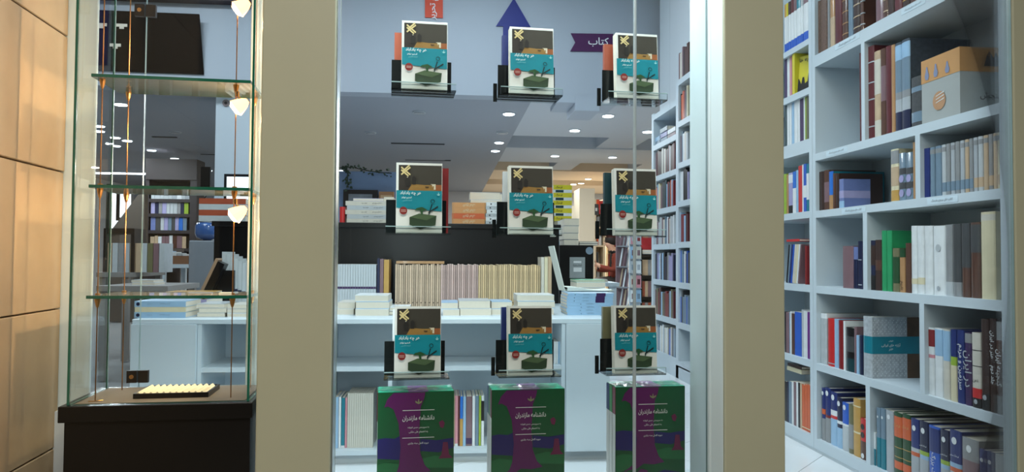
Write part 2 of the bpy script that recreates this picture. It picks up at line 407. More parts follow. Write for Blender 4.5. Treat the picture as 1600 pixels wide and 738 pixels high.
for z in F1: bpart('shelf', Yu(1056), Yu(1021), z - .045, z)
for z in F2: bpart('shelf', yF2, Yu(1060), z - .045, z)
bpart('plinth_board', yF2, YE, 0, .10)
# dividers between cells
DIV = {1: (1347.5, 1353), 2: (1431.5, 1439), 3: (1348.5, 1355), 4: (1435.5, 1443), 5: (1351, 1357.5)}
for r, (a, b) in DIV.items():
    bpart('divider', Yu(b), Yu(a), MAIN[r], MAIN[r - 1] - THK[r - 1])
# paper shelf labels
LABM = mat('paper_label', (206, 222, 232), .3, spec=.6)
INKM = mat('label_ink', (96, 104, 112), .7)
for u0, u1, z in ((1307, 1346, MAIN[0]), (1412, 1450, MAIN[0]), (1292, 1325, MAIN[1]), (1316, 1353, MAIN[2]), (1450, 1498, MAIN[2])):
    y1 = Yu(u0); y0 = Yu(u1)
    lb = MB().box(-.0012, y0 - 2.2, z - .029, 0, y1 - 2.2, z - .006, LABM).build('shelf_label', bc)
    mb = MB(); add_text(mb, 'کتاب های مرجع و فرهنگ', 0, 0, (y1 - y0) * .7, 0, INKM)
    mb.build('lettering', lb, (-.0018, (y0 + y1) / 2 - 2.2, z - .017), (0, 0, R(-90)))

XSP = 1.812
def finish(c, kind):
    if kind == 'gilded hardback': return mat('gilded_leather', (104, 80, 68), .4, var=.85, scale=130)
    if kind == 'patterned hardback': return mat('patterned_' + c, PAL[c], .45, var=.5, scale=60)
    if kind == 'worn hardback': return mat('worn_' + c, PAL[c], .7, var=.4, scale=22)
    if kind == 'plastic-wrapped hardback': return mat('wrapped_' + c, PAL[c], .3, var=.2, scale=40, coat=1.0, bump=.25)
def shelf_row(entries, zs, where, group, hard=True):
    """entries: (u0, u1, vtop, colour, kind word, deco, depth)"""
    for i, en in enumerate(entries):
        u0, u1, v, c, kind = en[:5]; deco = en[5] if len(en) > 5 else (); d = en[6] if len(en) > 6 else .17
        xs = en[7] if len(en) > 7 else XSP
        y0 = onX(u0, 400, xs).y; y1 = onX(u1, 400, xs).y
        h = onX((u0 + u1) / 2, v, xs).z - zs if v is not None else .27
        t = max(.004, (y0 - y1) - .0012)
        make_book('%s %s, %s from left, %s' % (c, kind, ORD[i], where), t, min(d, 2.08 - xs), h, c, (xs, y0 - .0006, zs), (0, 0, R(-90)), hard=kind in HARD, deco=deco, group=group, material=finish(c, kind))
HARD = {'hardback', 'ribbed hardback', 'worn hardback', 'gilded hardback', 'patterned hardback', 'dictionary', 'plastic-wrapped hardback', 'slim volume', 'thick volume', 'set volume'}
rib = lambda c='gold': ('rib', (.12, .3, .5, .7, .86), c)
G = 'books in the near bookcase'
shelf_row([(1275.4, 1282.6, None, 'dark brown', 'gilded hardback'),
           (1282.8, 1293.2, None, 'dark brown', 'gilded hardback'),
           (1294.4, 1298, None, 'grey', 'slim volume'), (1298.2, 1305.2, None, 'tan', 'hardback', (('wrap', 0, .55, 'beige'),)),
           (1305.8, 1316.6, None, 'maroon', 'hardback'), (1317.2, 1325.6, None, 'brown', 'ribbed hardback', (rib('tan'),)),
           (1326.6, 1334, None, 'grey-blue', 'hardback'), (1334.6, 1345, None, 'dark brown', 'ribbed hardback', (rib('beige'),)),
           (1346, 1351, None, 'brown', 'ribbed hardback', (rib('silver'),), .25), (1370, 1382, None, 'mauve', 'plastic-wrapped hardback', (), .2),
           (1382.4, 1389, None, 'brown', 'ribbed hardback', (rib('beige'),)), (1389.4, 1399, None, 'dark brown', 'hardback'),
           (1399.6, 1412, None, 'maroon', 'hardback'), (1412.6, 1424, None, 'dark brown', 'hardback', (rib('gold'),)), (1424.4, 1437, None, 'brown', 'hardback')],
          MAIN[0], 'top shelf of near bookcase', G)
shelf_row([(1344.2, 1347.2, 82, 'maroon', 'slim volume', (), .2)], MAIN[1], 'second shelf left cell of near bookcase', G)
shelf_row([(1353.6, 1366.8, 72, 'maroon', 'ribbed hardback', (('rib', (.13, .42, .6, .82), 'silver'),), .2), (1367, 1376.6, 79, 'beige', 'worn hardback', (('wrap', .0, .2, 'off-white'), ('tape', .5, .9, 'off-white')), .2),
           (1377, 1384.6, 75, 'brown', 'worn hardback', (('tape', .4, .8, 'mauve'),), .2), (1385, 1393.6, 71, 'maroon', 'hardback', (), .2), (1394, 1399.6, 69, 'tan', 'hardback', (), .2),
           (1399.8, 1409.6, 66, 'slate', 'patterned hardback', (('tape', 0, .22, 'dark navy'), ('tape', .22, .36, 'silver'), ('tape', .36, .44, 'grey'), ('tape', .44, .8, 'grey-blue'), ('tape', .8, .97, 'pale blue')), .24),
           (1410.2, 1422.6, 60, 'slate', 'patterned hardback', (('tape', 0, .22, 'dark navy'), ('tape', .22, .36, 'silver'), ('tape', .36, .44, 'grey'), ('tape', .44, .8, 'grey-blue'), ('tape', .8, .97, 'pale blue')), .26),
           (1424.5, 1441.5, 119, 'dark grey', 'patterned hardback', (('tape', .1, .3, 'grey-blue'), ('tape', .7, .8, 'grey-blue')), .17)],
          MAIN[1], 'second shelf right cell of near bookcase', G)
shelf_row([(1275.6, 1281, 269, 'dark brown', 'hardback', (), .20), (1281.2, 1286.6, 268, 'dark brown', 'hardback', (), .20), (1287, 1294.6, 266, 'brown', 'worn hardback', (('tape', .2, .7, 'mauve'),), .24),
           (1295, 1301, 268, 'teal', 'hardback', (('tape', 0, .38, 'tan'), ('tape', .38, 1, 'bright blue')), .26), (1301.2, 1305.2, 271, 'brown', 'hardback', (), .2), (1305.6, 1310, 271, 'dark brown', 'hardback', (), .22),
           (1310.4, 1317.2, 280, 'periwinkle blue', 'plastic-wrapped hardback', (('wrap', .35, .6, 'lavender'), ('tape', .0, .25, 'pale blue')), .135),
           (1391.6, 1403.6, 233, 'cream', 'patterned hardback', (('tape', .72, .97, 'grey'), ('tape', .02, .22, 'gold'), ('tape', .3, .66, 'beige')), .03 + .14),
           (1404.4, 1415, 239, 'grey-blue', 'plastic-wrapped hardback', (('tape', .25, .38, 'dark grey'), ('tape', .55, .68, 'dark grey'), ('logo', 'lavender', .46, .36), ('logo', 'lavender', .16, .36)), .17),
           (1415.4, 1426.6, 238, 'grey-blue', 'plastic-wrapped hardback', (('tape', .25, .38, 'dark grey'), ('tape', .55, .68, 'dark grey'), ('logo', 'lavender', .46, .36), ('logo', 'lavender', .16, .36)), .17),
           (1427.2, 1431, 222, 'tan', 'slim volume')],
          MAIN[2], 'third shelf left cell of near bookcase', G)
bnd = [1453, 1461.3, 1471.6, 1479, 1485.6, 1493, 1500.4, 1508.2, 1515, 1521.5, 1528.6, 1537.2, 1545.2, 1552.8, 1560, 1564]
ser = [(1440.5, 1452.6, 232, 'navy', 'thick volume')]
for k in range(len(bnd) - 1):
    cc = ['grey-blue', 'grey-blue', 'pale grey', 'grey', 'silver', 'grey', 'silver', 'beige', 'grey', 'silver', 'pale grey', 'beige', 'grey', 'beige', 'cream'][k]
    uu = (bnd[k] + bnd[k + 1]) / 2
    ser.append((bnd[k] + .3, bnd[k + 1] - .3, 230 - (uu - 1457) * .226, cc, 'set volume', (('tape', .86, .95, 'grey'), ('tape', .08, .26, 'grey-blue' if k < 9 else 'beige'))))
shelf_row(ser, MAIN[2], 'third shelf right cell of near bookcase', G)
shelf_row([(1315, 1331.6, 384.6, 'mauve', 'thick volume', (('tape', .15, .85, 'mauve'),), .17, XSP - .006), (1332, 1339, 386, 'periwinkle blue', 'hardback', (('tape', 0, .7, 'dark navy'),)), (1339.2, 1345.4, 377, 'dark navy', 'hardback', (('tape', .6, .62, 'silver'), ('tape', .08, .1, 'silver'))),
           (1345.6, 1348.4, 377, 'dark navy', 'slim volume')], MAIN[3], 'fourth shelf left cell of near bookcase', G)
shelf_row([(1355.7, 1366, 376, 'dark navy', 'worn hardback', (('tape', .0, .3, 'black'), ('tape', .5, .9, 'dark brown'))), (1366.2, 1376, 375, 'dark brown', 'worn hardback', (('tape', .4, .6, 'brown'),)),
           (1376.4, 1384, 360.5, 'green', 'hardback', (), .2), (1384.4, 1392.2, 360.5, 'green', 'hardback', (), .27), (1393.2, 1403.6, 388, 'olive', 'worn hardback', (('tape', .2, .8, 'dark green'),), .16), (1404.2, 1412.6, 388.5, 'tan', 'hardback', (('tape', .8, 1, 'dark green'), ('text', 'تاریخ', 'black', .16, .2)), .15),
           (1413.4, 1422.2, 380, 'brown', 'hardback', (), .2), (1422.6, 1432, 353, 'white', 'plastic-wrapped hardback', (('tape', .14, .22, 'cream'),)), (1432.2, 1442.8, 353, 'white', 'plastic-wrapped hardback', (('tape', .14, .24, 'cream'),)),
           (1443.2, 1456.4, 353, 'white', 'plastic-wrapped hardback'), (1456.8, 1475.6, 353, 'white', 'thick volume', (('logo', 'pale grey', .68, .22), ('logo', 'silver', .1, .14))), (1476, 1487.6, 351, 'grey', 'plastic-wrapped hardback', (('tape', 0, .2, 'pale grey'),)), (1488, 1500.8, 350, 'grey', 'plastic-wrapped hardback', (('tape', .2, 1, 'dark grey'),)),
           (1501.2, 1514.8, 349, 'brown', 'plastic-wrapped hardback', (('tape', .4, 1, 'dark grey'),)), (1515.2, 1530.6, 347.5, 'brown', 'plastic-wrapped hardback', (('tape', .6, .97, 'dark grey'),)), (1531, 1553.6, 331, 'cream', 'thick volume', (('tape', .9, .97, 'off-white'),), .2)],
          MAIN[3], 'fourth shelf right cell of near bookcase', G)
shelf_row([(1276, 1280, 488.6, 'red', 'slim paperback', (), .2), (1280.4, 1290, 489.6, 'pale grey', 'plastic-wrapped hardback', (('wrap', .9, 1, 'white'),), .26), (1291.6, 1301.6, 497.8, 'red', 'hardback', (('tape', .05, .07, 'silver'),), .22), (1301.8, 1308, 498.5, 'pale blue', 'hardback', (), .24),
           (1308.2, 1316, 500.8, 'dark red', 'hardback', (), .22), (1316.2, 1319.4, 501.8, 'white', 'slim volume', (), .22), (1319.8, 1332.6, 512, 'black', 'hardback', (('tape', .0, .3, 'dark teal'), ('tape', .45, .8, 'dark grey')), .2), (1333, 1337, 511, 'mauve', 'slim volume', (), .2),
           (1337.2, 1341.2, 524, 'pale blue', 'slim paperback', (), .18), (1341.4, 1346, 524, 'dark navy', 'hardback', (), .2),
           (1346.4, 1360.2, 494.7, 'silver', 'patterned hardback', (), .245, XSP - .012)], MAIN[4], 'fifth shelf left cell of near bookcase', G)
# jacket of the large patterned book
pb = [o for o in bpy.data.objects if o.get('label', '').startswith('silver patterned hardback, eleventh')][0]
pt = [v.co for v in pb.data.vertices]; T_ = max(c.x for c in pt); D_ = max(c.y for c in pt); H_ = max(c.z for c in pt)
pb['label'] = 'large grey leaf-patterned hardback with teal title band, fifth shelf of near bookcase'
MB().prism(u_profile(T_, D_ - .001, .0002, min(.006, T_ * .22), .0006), H_ * .40, H_ * .68, cmat('teal')).build('title_band', pb)
lf = MB(); wm = cmat('white')
for i in range(13):
    for j in range(26):
        y = .008 + i * (D_ - .02) / 13 + (.006 if j % 2 else 0); z = .008 + j * (H_ - .016) / 26
        if H_ * .385 < z < H_ * .69 or y > D_ * .66: continue
        lf.poly([(T_ + .0006, y, z), (T_ + .0006, y + .003, z + .002), (T_ + .0006, y + .004, z + .007), (T_ + .0006, y + .001, z + .005)], wm)
lf.build('leaf_pattern', pb)['kind'] = 'stuff'
MB().box(T_, D_ * .66, .001, T_ + .0005, D_ - .001, H_ - .001, mat('brown_photo_print', (88, 66, 50), .4, var=.6, scale=25)).build('cover_picture', pb)
tm = MB(); add_text(tm, 'آرایه های ایرانی', 0, 0, .085, 0, wm); add_text(tm, 'نقوش', 0, .018, .02, 0, wm); add_text(tm, 'هنر', 0, -.018, .02, 0, wm)
tm.build('cover_title', pb, (T_ + .0016, D_ * .36, H_ * .54), (0, 0, R(90)))
shelf_row([(1444, 1457.2, 511.6, 'white', 'plastic-wrapped hardback', (('tape', .72, .97, 'dark red'), ('tape', .55, .6, 'pink'))), (1457.6, 1470.2, 513, 'white', 'hardback', (('tape', .6, .98, 'pale blue'),)), (1470.6, 1481.2, 515, 'off-white', 'hardback', (('tape', .55, .98, 'pale blue'),)),
           (1482, 1491.8, 515, 'navy', 'hardback', (('tape', 0, .5, 'cream'), ('tape', .5, .62, 'lime green'))), (1492.2, 1503.8, 516, 'navy', 'hardback', (('text', 'سرزمین و مردم', 'white', .5, .62),)), (1504.4, 1514.8, 520, 'dark purple', 'hardback', (('text', 'در ایران', 'silver', .5, .5), ('tape', .86, .99, 'grey'))),
           (1515.2, 1529.4, 520, 'off-white', 'thick volume', (('tape', .76, .77, 'black'), ('tape', .55, .56, 'black'), ('tape', .13, .26, 'red'), ('tape', 0, .13, 'black'), ('htext', 'ذهن', 'black', .36, .6), ('logo', 'silver', .08, .2))), (1529.8, 1543, 499, 'dark brown', 'thick volume', (('tape', 0, .18, 'black'), ('logo', 'silver', .14, .24))),
           (1543.4, 1553, 498, 'dark brown', 'hardback', (('text', 'هنر در ایران', 'white', .72, .3), ('text', 'جلد دوم', 'white', .4, .2))), (1553.4, 1563.6, 503, 'grey', 'hardback', (('tape', .2, .8, 'brown'), ('text', 'گنجینه ایران', 'white', .5, .4)))], MAIN[4], 'fifth shelf right cell of near bookcase', G)
dic = lambda a, b: (('tape', 0, .44, 'silver'), ('tape', .44, .5, a), ('tape', .5, .56, b), ('logo', 'white', .86, .22))
shelf_row([(1281.5, 1287, 606, 'navy', 'dictionary', (('tape', 0, .42, 'grey'), ('tape', .5, .6, 'orange'), ('logo', 'white', .9, .3)), .26), (1287.2, 1294.8, 606, 'navy', 'dictionary', (('tape', 0, .45, 'grey'), ('tape', .45, .5, 'dark red'), ('logo', 'white', .9, .3)), .26),
           (1295.2, 1305, 612.6, 'navy', 'dictionary', (('tape', 0, .5, 'pale blue'), ('tape', .5, .56, 'red'), ('tape', .56, .66, 'white'), ('logo', 'white', .9, .25)), .26), (1305.2, 1312.8, 621, 'dark navy', 'dictionary', (('tape', 0, .4, 'pale blue'), ('tape', .48, .54, 'white'), ('logo', 'white', .88, .3))),
           (1313.2, 1322.6, 629, 'blue', 'dictionary', (('tape', 0, .52, 'pale grey'), ('tape', .52, .56, 'white'), ('logo', 'white', .9, .25))), (1323, 1330, 632, 'olive', 'hardback', (('tape', .1, .6, 'grey'),)), (1330.2, 1340.8, 622.7, 'gold', 'thick volume', (('tape', .4, .43, 'cream'), ('tape', .86, .88, 'cream')), .22),
           (1341.2, 1350.6, 654, 'red', 'thick volume', (('tape', 0, .45, 'brown'), ('logo', 'white', .09, .25), ('logo', 'black', .6, .3), ('logo', 'black', .8, .3)), .17)], MAIN[5], 'bottom shelf left cell of near bookcase', G)
shelf_row([(1359.5, 1366, 674.6, 'white', 'slim paperback', (('tape', 0, .5, 'teal'),), .14), (1366.4, 1372.4, 637, 'grey-blue', 'hardback', (('tape', 0, .5, 'teal'), ('logo', 'white', .85, .2))), (1372.8, 1380, 638, 'grey-blue', 'hardback', (('tape', 0, .5, 'teal'), ('logo', 'white', .85, .2))), (1380.6, 1392.4, 641.6, 'silver', 'thick volume', (('logo', 'white', .9, .2),)),
           (1393, 1405.8, 644.5, 'dark green', 'thick volume', (('tape', .62, .94, 'orange'), ('tape', .12, .24, 'orange'), ('tape', .3, .31, 'gold'), ('tape', .45, .46, 'gold'), ('htext', 'فرهنگ', 'gold', .8, .8)), .22), (1406.2, 1418.8, 647, 'dark green', 'thick volume', (('tape', .62, .94, 'orange'), ('tape', .12, .24, 'orange'), ('tape', .3, .31, 'gold'), ('tape', .45, .46, 'gold'), ('htext', 'فرهنگ', 'gold', .8, .8)), .25),
           (1419.2, 1432.2, 654, 'navy', 'dictionary', dic('orange', 'pale grey'), .255), (1432.6, 1446.4, 658, 'dark navy', 'dictionary', dic('pale blue', 'lime green') + (('htext', 'فرهنگ فارسی', 'white', .64, .8),), .255), (1446.8, 1463.8, 665.6, 'blue', 'dictionary', (('tape', .62, .97, 'navy'), ('text', 'فرهنگ بزرگ', 'white', .36, .5)), .255),
           (1464.6, 1478.4, 671, 'dark navy', 'dictionary', dic('pale blue', 'lime green') + (('htext', 'فرهنگ فارسی', 'white', .64, .8),), .255), (1478.8, 1497.2, 672, 'navy', 'dictionary', dic('orange', 'pale blue') + (('htext', 'فرهنگ سخن', 'white', .66, .75),), .26),
           (1497.8, 1523.6, 685, 'grey', 'thick volume', (('tape', .1, .25, 'dark green'), ('tape', .3, .7, 'mauve'), ('logo', 'white', .86, .16)), .25), (1524.8, 1536, 702, 'navy', 'dictionary', (('logo', 'white', .85, .22),)), (1536.4, 1548.6, 705, 'navy', 'dictionary', (('logo', 'white', .85, .22),)), (1549, 1563, 710, 'pale grey', 'thick volume', (('tape', .0, .6, 'olive'),))],
          MAIN[5], 'bottom shelf right cell of near bookcase', G)
# gift box with a tan lid band on the second shelf
ya, yb2 = onX(1442.8, 400, XSP - .004).y, onX(1503, 400, XSP - .004).y
hb = onX(1503, 71, XSP - .004).z - MAIN[1]
gb = tag(empty('gift_box', (XSP - .004, ya, MAIN[1]), (0, 0, R(-90))), 'grey presentation box with a tan top band and ink emblems on the second shelf', 'box')
tw = ya - yb2
MB().box(0, 0, 0, tw, .25, hb * .64, mat('box_grey_card', (164, 168, 166), .5)).build('body', gb)
MB().box(-.001, -.001, hb * .64, tw + .001, .251, hb, mat('box_tan_card', (196, 146, 92), .5)).build('lid', gb)
em = MB(); ink = mat('emblem_ink', (92, 84, 80), .6); cop = mat('emblem_copper', (184, 140, 104), .5)
em.poly([(tw * .48 + tw * .17 * math.cos(a), -.002, hb * .3 + tw * .17 * math.sin(a)) for a in [k * math.pi / 8 for k in range(16)]], cop)
for k in range(3):
    em.poly([(tw * .40, -.003, hb * (.27 + k * .05)), (tw * .62, -.003, hb * (.31 + k * .05)), (tw * .62, -.003, hb * (.325 + k * .05)), (tw * .40, -.003, hb * (.28 + k * .05))], wm)
em.build('emblem', gb)
e2m = MB(); bl = mat('vase_ink', (128, 138, 168), .6)
for cx, hh in ((.16, .2), (.40, .2), (.70, .17)):
    x = tw * cx; z = hb * .68; q = hb * hh; a = tw * .06
    e2m.poly([(x - a * .6, -.0025, z), (x + a * .6, -.0025, z), (x + a, -.0025, z + q * .3), (x + a * .5, -.0025, z + q * .65), (x + a * .3, -.0025, z + q), (x - a * .3, -.0025, z + q), (x - a * .5, -.0025, z + q * .65), (x - a, -.0025, z + q * .3)], bl)
e2m.build('vase_motif', gb)
e3 = MB(); add_text(e3, 'سنجش', 0, 0, .09, 0, ink); e3.build('side_lettering', gb, (tw + .0015, .12, hb * .28), (0, 0, R(90)))
e4 = MB()
e4.poly([(-.03, 0, 0), (.03, 0, 0), (.026, 0, .03), (.016, 0, .05), (.006, 0, .03), (0, 0, .042), (-.01, 0, .055), (-.02, 0, .035)], ink); e4.build('side_motif', gb, (tw + .0022, .12, hb * .72), (0, 0, R(90)))

# narrow bay left of the near bookcase
GL = 'books in the narrow bay'
def seg(crop, k=.1626, o=1220): return [o + c * k for c in crop]
s_ = seg([40, 58, 75, 100, 128, 155, 195, 220, 270])
shelf_row([(s_[i] + .2, s_[i + 1] - .2, None, 'white', 'slim volume', (('tape', .0, .2, 'blue'), ('tape', .74, 1, ['gold', 'yellow', 'dark brown', 'maroon', 'mauve', 'teal', 'pale grey', 'mauve'][i]))) for i in range(8)], LB[0], 'top shelf of narrow bay', GL)
shelf_row([(1227, 1231, 88, 'dark purple', 'slim paperback'), (1231.2, 1235, 86, 'white', 'slim paperback'), (1235.2, 1238.6, 84, 'pink', 'slim paperback'), (1239.2, 1243, 82, 'yellow', 'paperback', (), .15, XSP - .01)], LB[1], 'second shelf of narrow bay', GL)
yl = tag(MB().box(0, 0, 0, .125, .004, .197, cmat('yellow')).build('booklet', None, (XSP - .006, onX(1242, 400, XSP).y - .006, LB[1]), (R(-4), 0, R(-62))), 'yellow booklet with black silhouettes facing out of the narrow bay', 'booklet')
sm = MB(); bk = cmat('black')
sm.poly([(.002, -.001, .002), (.123, -.001, .002), (.123, -.001, .035), (.10, -.001, .06), (.094, -.001, .10), (.084, -.001, .10), (.08, -.001, .06), (.066, -.001, .05), (.06, -.001, .085), (.05, -.001, .085), (.044, -.001, .05), (.03, -.001, .08), (.02, -.001, .08), (.016, -.001, .05), (.002, -.001, .04)], bk)
add_text(sm, 'سایه ها', .07, .175, .08, -.0012, bk); sm.build('silhouette_print', yl)
s_ = seg([45, 65, 90, 110, 135, 168, 190, 225, 240, 252, 270])
shelf_row([(s_[i] + .15, s_[i + 1] - .15, 160 - i * 1.4, ['dark teal', 'white', 'white', 'pale blue', 'white', 'white', 'dark purple', 'white', 'lime green', 'olive'][i], 'slim paperback') for i in range(10)], LB[2], 'third shelf of narrow bay', GL)
s_ = seg([30, 58, 78, 118, 150, 172, 208, 222, 250, 275]); tp = [272, 273, 270, 268, 266, 259, 257, 256, 256]
shelf_row([(s_[i] + .15, s_[i + 1] - .15, tp[i], ['lime green', 'tan', 'lavender', 'bright blue', 'pale blue', 'red', 'white', 'blue', 'teal'][i], 'paperback', [(), (), (('tape', .75, .95, 'white'), ('tape', 0, .2, 'black')), (('tape', 0, .6, 'white'),), (), (), (), (('tape', .3, .55, 'white'),), (('tape', .25, .8, 'white'),)][i]) for i in range(9)], LB[3], 'fourth shelf of narrow bay', GL)
# leaning books
ln = [('black', 372, 4), ('grey-blue', 374, 4), ('navy', 380, 5), ('blue', 381, 4), ('off-white', 381, 6), ('cream', 382, 5), ('white', 382, 4), ('mauve', 383, 3)]
ycur = onX(1228, 400, XSP).y
for i, (c, v, tpx) in enumerate(ln):
    t = tpx * .0034; y = ycur; ycur -= t + .003
    make_book('%s paperback leaning right, %s from left on fifth shelf of narrow bay' % (c, ORD[i]), t, .15, .205, c, (XSP, y, LB[4] + .002), (0, R(0), R(-90)), hard=False, group=GL)
for i, (c, v, tpx) in enumerate(ln):
    o = [q for q in bpy.data.objects if q.get('label', '').startswith('%s paperback leaning right, %s ' % (c, ORD[i]))][0]
    o.rotation_euler = (0, R(9), R(-90)); o.location.z += .0
    o.location.z = LB[4] + .001 + math.sin(R(9)) * max(v.co.x for v in o.data.vertices)
yr = onX(1253.5, 400, XSP).y
make_book('dark red hardback standing flat-faced at the right end of fifth shelf, narrow bay', .02, .15, .195, 'dark red', (XSP - .004, yr - .03, LB[4]), (0, 0, R(-90)), group=GL)
make_book('red paperback lying on top of the leaning books of narrow bay', .012, .17, .14, 'red', (XSP - .006, onX(1228, 400, XSP).y - .02, LB[4] + .232), (0, R(90), R(-90)), hard=False, group=GL)
s_ = [1225.5, 1227.5, 1232.8, 1234, 1236.4, 1241.2, 1252, 1255, 1259, 1261, 1265]
shelf_row([(s_[i] + .1, s_[i + 1] - .1, [487, 488, 488, 487, 490, 488, 484, 486, 487, 488][i], ['black', 'mauve', 'pale blue', 'white', 'brown', 'blue', 'pale grey', 'white', 'white', 'purple'][i], 'paperback') for i in range(10)], LB[5], 'sixth shelf of narrow bay', GL)
s_ = [1225, 1229, 1231.5, 1236, 1239, 1243, 1246, 1249, 1252, 1256.4, 1260, 1264.6]
shelf_row([(s_[i] + .1, s_[i + 1] - .1, [596, 596, 596, 597, 597, 597, 598, 599, 601, 601, 601][i], ['black', 'dark navy', 'grey-blue', 'white', 'mauve', 'white', 'black', 'beige', 'orange', 'orange', 'orange'][i], 'paperback', (('tape', .05, .07, 'cream'),) if i > 7 else ()) for i in range(11)], LB[6], 'bottom shelf of narrow bay', GL)
make_book('cream book lying across the tops of the bottom shelf books, narrow bay', .022, .15, .16, 'cream', (XSP + .01, onX(1226, 400, XSP).y, LB[6] + .295), (0, R(90), R(-90)), hard=False, group=GL)
make_book('dark brown book topmost of the two lying over the bottom shelf, narrow bay', .016, .15, .15, 'dark brown', (XSP + .012, onX(1226, 400, XSP).y - .004, LB[6] + .312), (0, R(90), R(-90)), hard=False, group=GL)

# far bays: many small books, one mesh each
GF = 'books in the far bays'
names = ['top', 'second', 'third', 'fourth', 'fifth', 'sixth', 'seventh', 'bottom']
pools = [['pale grey', 'grey-blue', 'mauve'], ['maroon', 'mauve', 'dark brown', 'brown', 'white', 'off-white'], ['dark red', 'white', 'pale blue', 'cream', 'dark grey', 'orange', 'dark teal', 'mauve'],
         ['pale grey', 'mauve', 'white', 'grey-blue', 'off-white'], ['white', 'dark navy', 'black', 'pale blue', 'grey', 'lavender'], ['olive', 'dark red', 'pale blue', 'maroon', 'dark brown', 'brown'], ['white', 'grey-blue', 'dark grey', 'blue', 'off-white']]
def fill(u0, u1, z, hmin, hmax, pool, where, skip=0):
    y = onX(u0, 400, XSP).y; yend = onX(u1, 400, XSP).y; i = 0
    while y - .05 > yend and i < 20:
        t = rnd.uniform(.022, .046); c = rnd.choice(pool); h = rnd.uniform(hmin, hmax)
        make_book('small %s book, %s from left on %s' % (c, ORD[i], where), t, .15, h, c, (XSP, y, z), (0, 0, R(-90)), hard=False, single=True, group=GF)
        y -= t + .001; i += 1
for k in range(1, 8):
    if k == 1: continue
    fill(1021.5, 1055.5, F1[k], .19, .235, pools[k - 1], '%s shelf of far bay' % names[k])
for k in range(0, 7):
    fill(1060.6, 1078, F2[k], .2, .25, pools[min(6, max(1, k + 1))], '%s shelf of slim far bay' % names[k])
for i, (c, uu, zz) in enumerate([('grey-blue', 1021.5, 0), ('pale blue', 1021.5, .035), ('grey-blue', 1031, 0), ('lavender', 1031, .04), ('pale grey', 1031, .085), ('mauve', 1043, 0), ('white', 1043, .04)]):
    make_book('%s volume lying flat in the %s heap on second shelf of far bay' % (c, ['left', 'left', 'middle', 'middle', 'middle', 'right', 'right'][i]), .034, .13, .2, c, (XSP, onX(uu, 400, XSP).y, F1[1] + .034 + zz), (0, R(90), R(-90)), hard=False, single=True, group=GF)

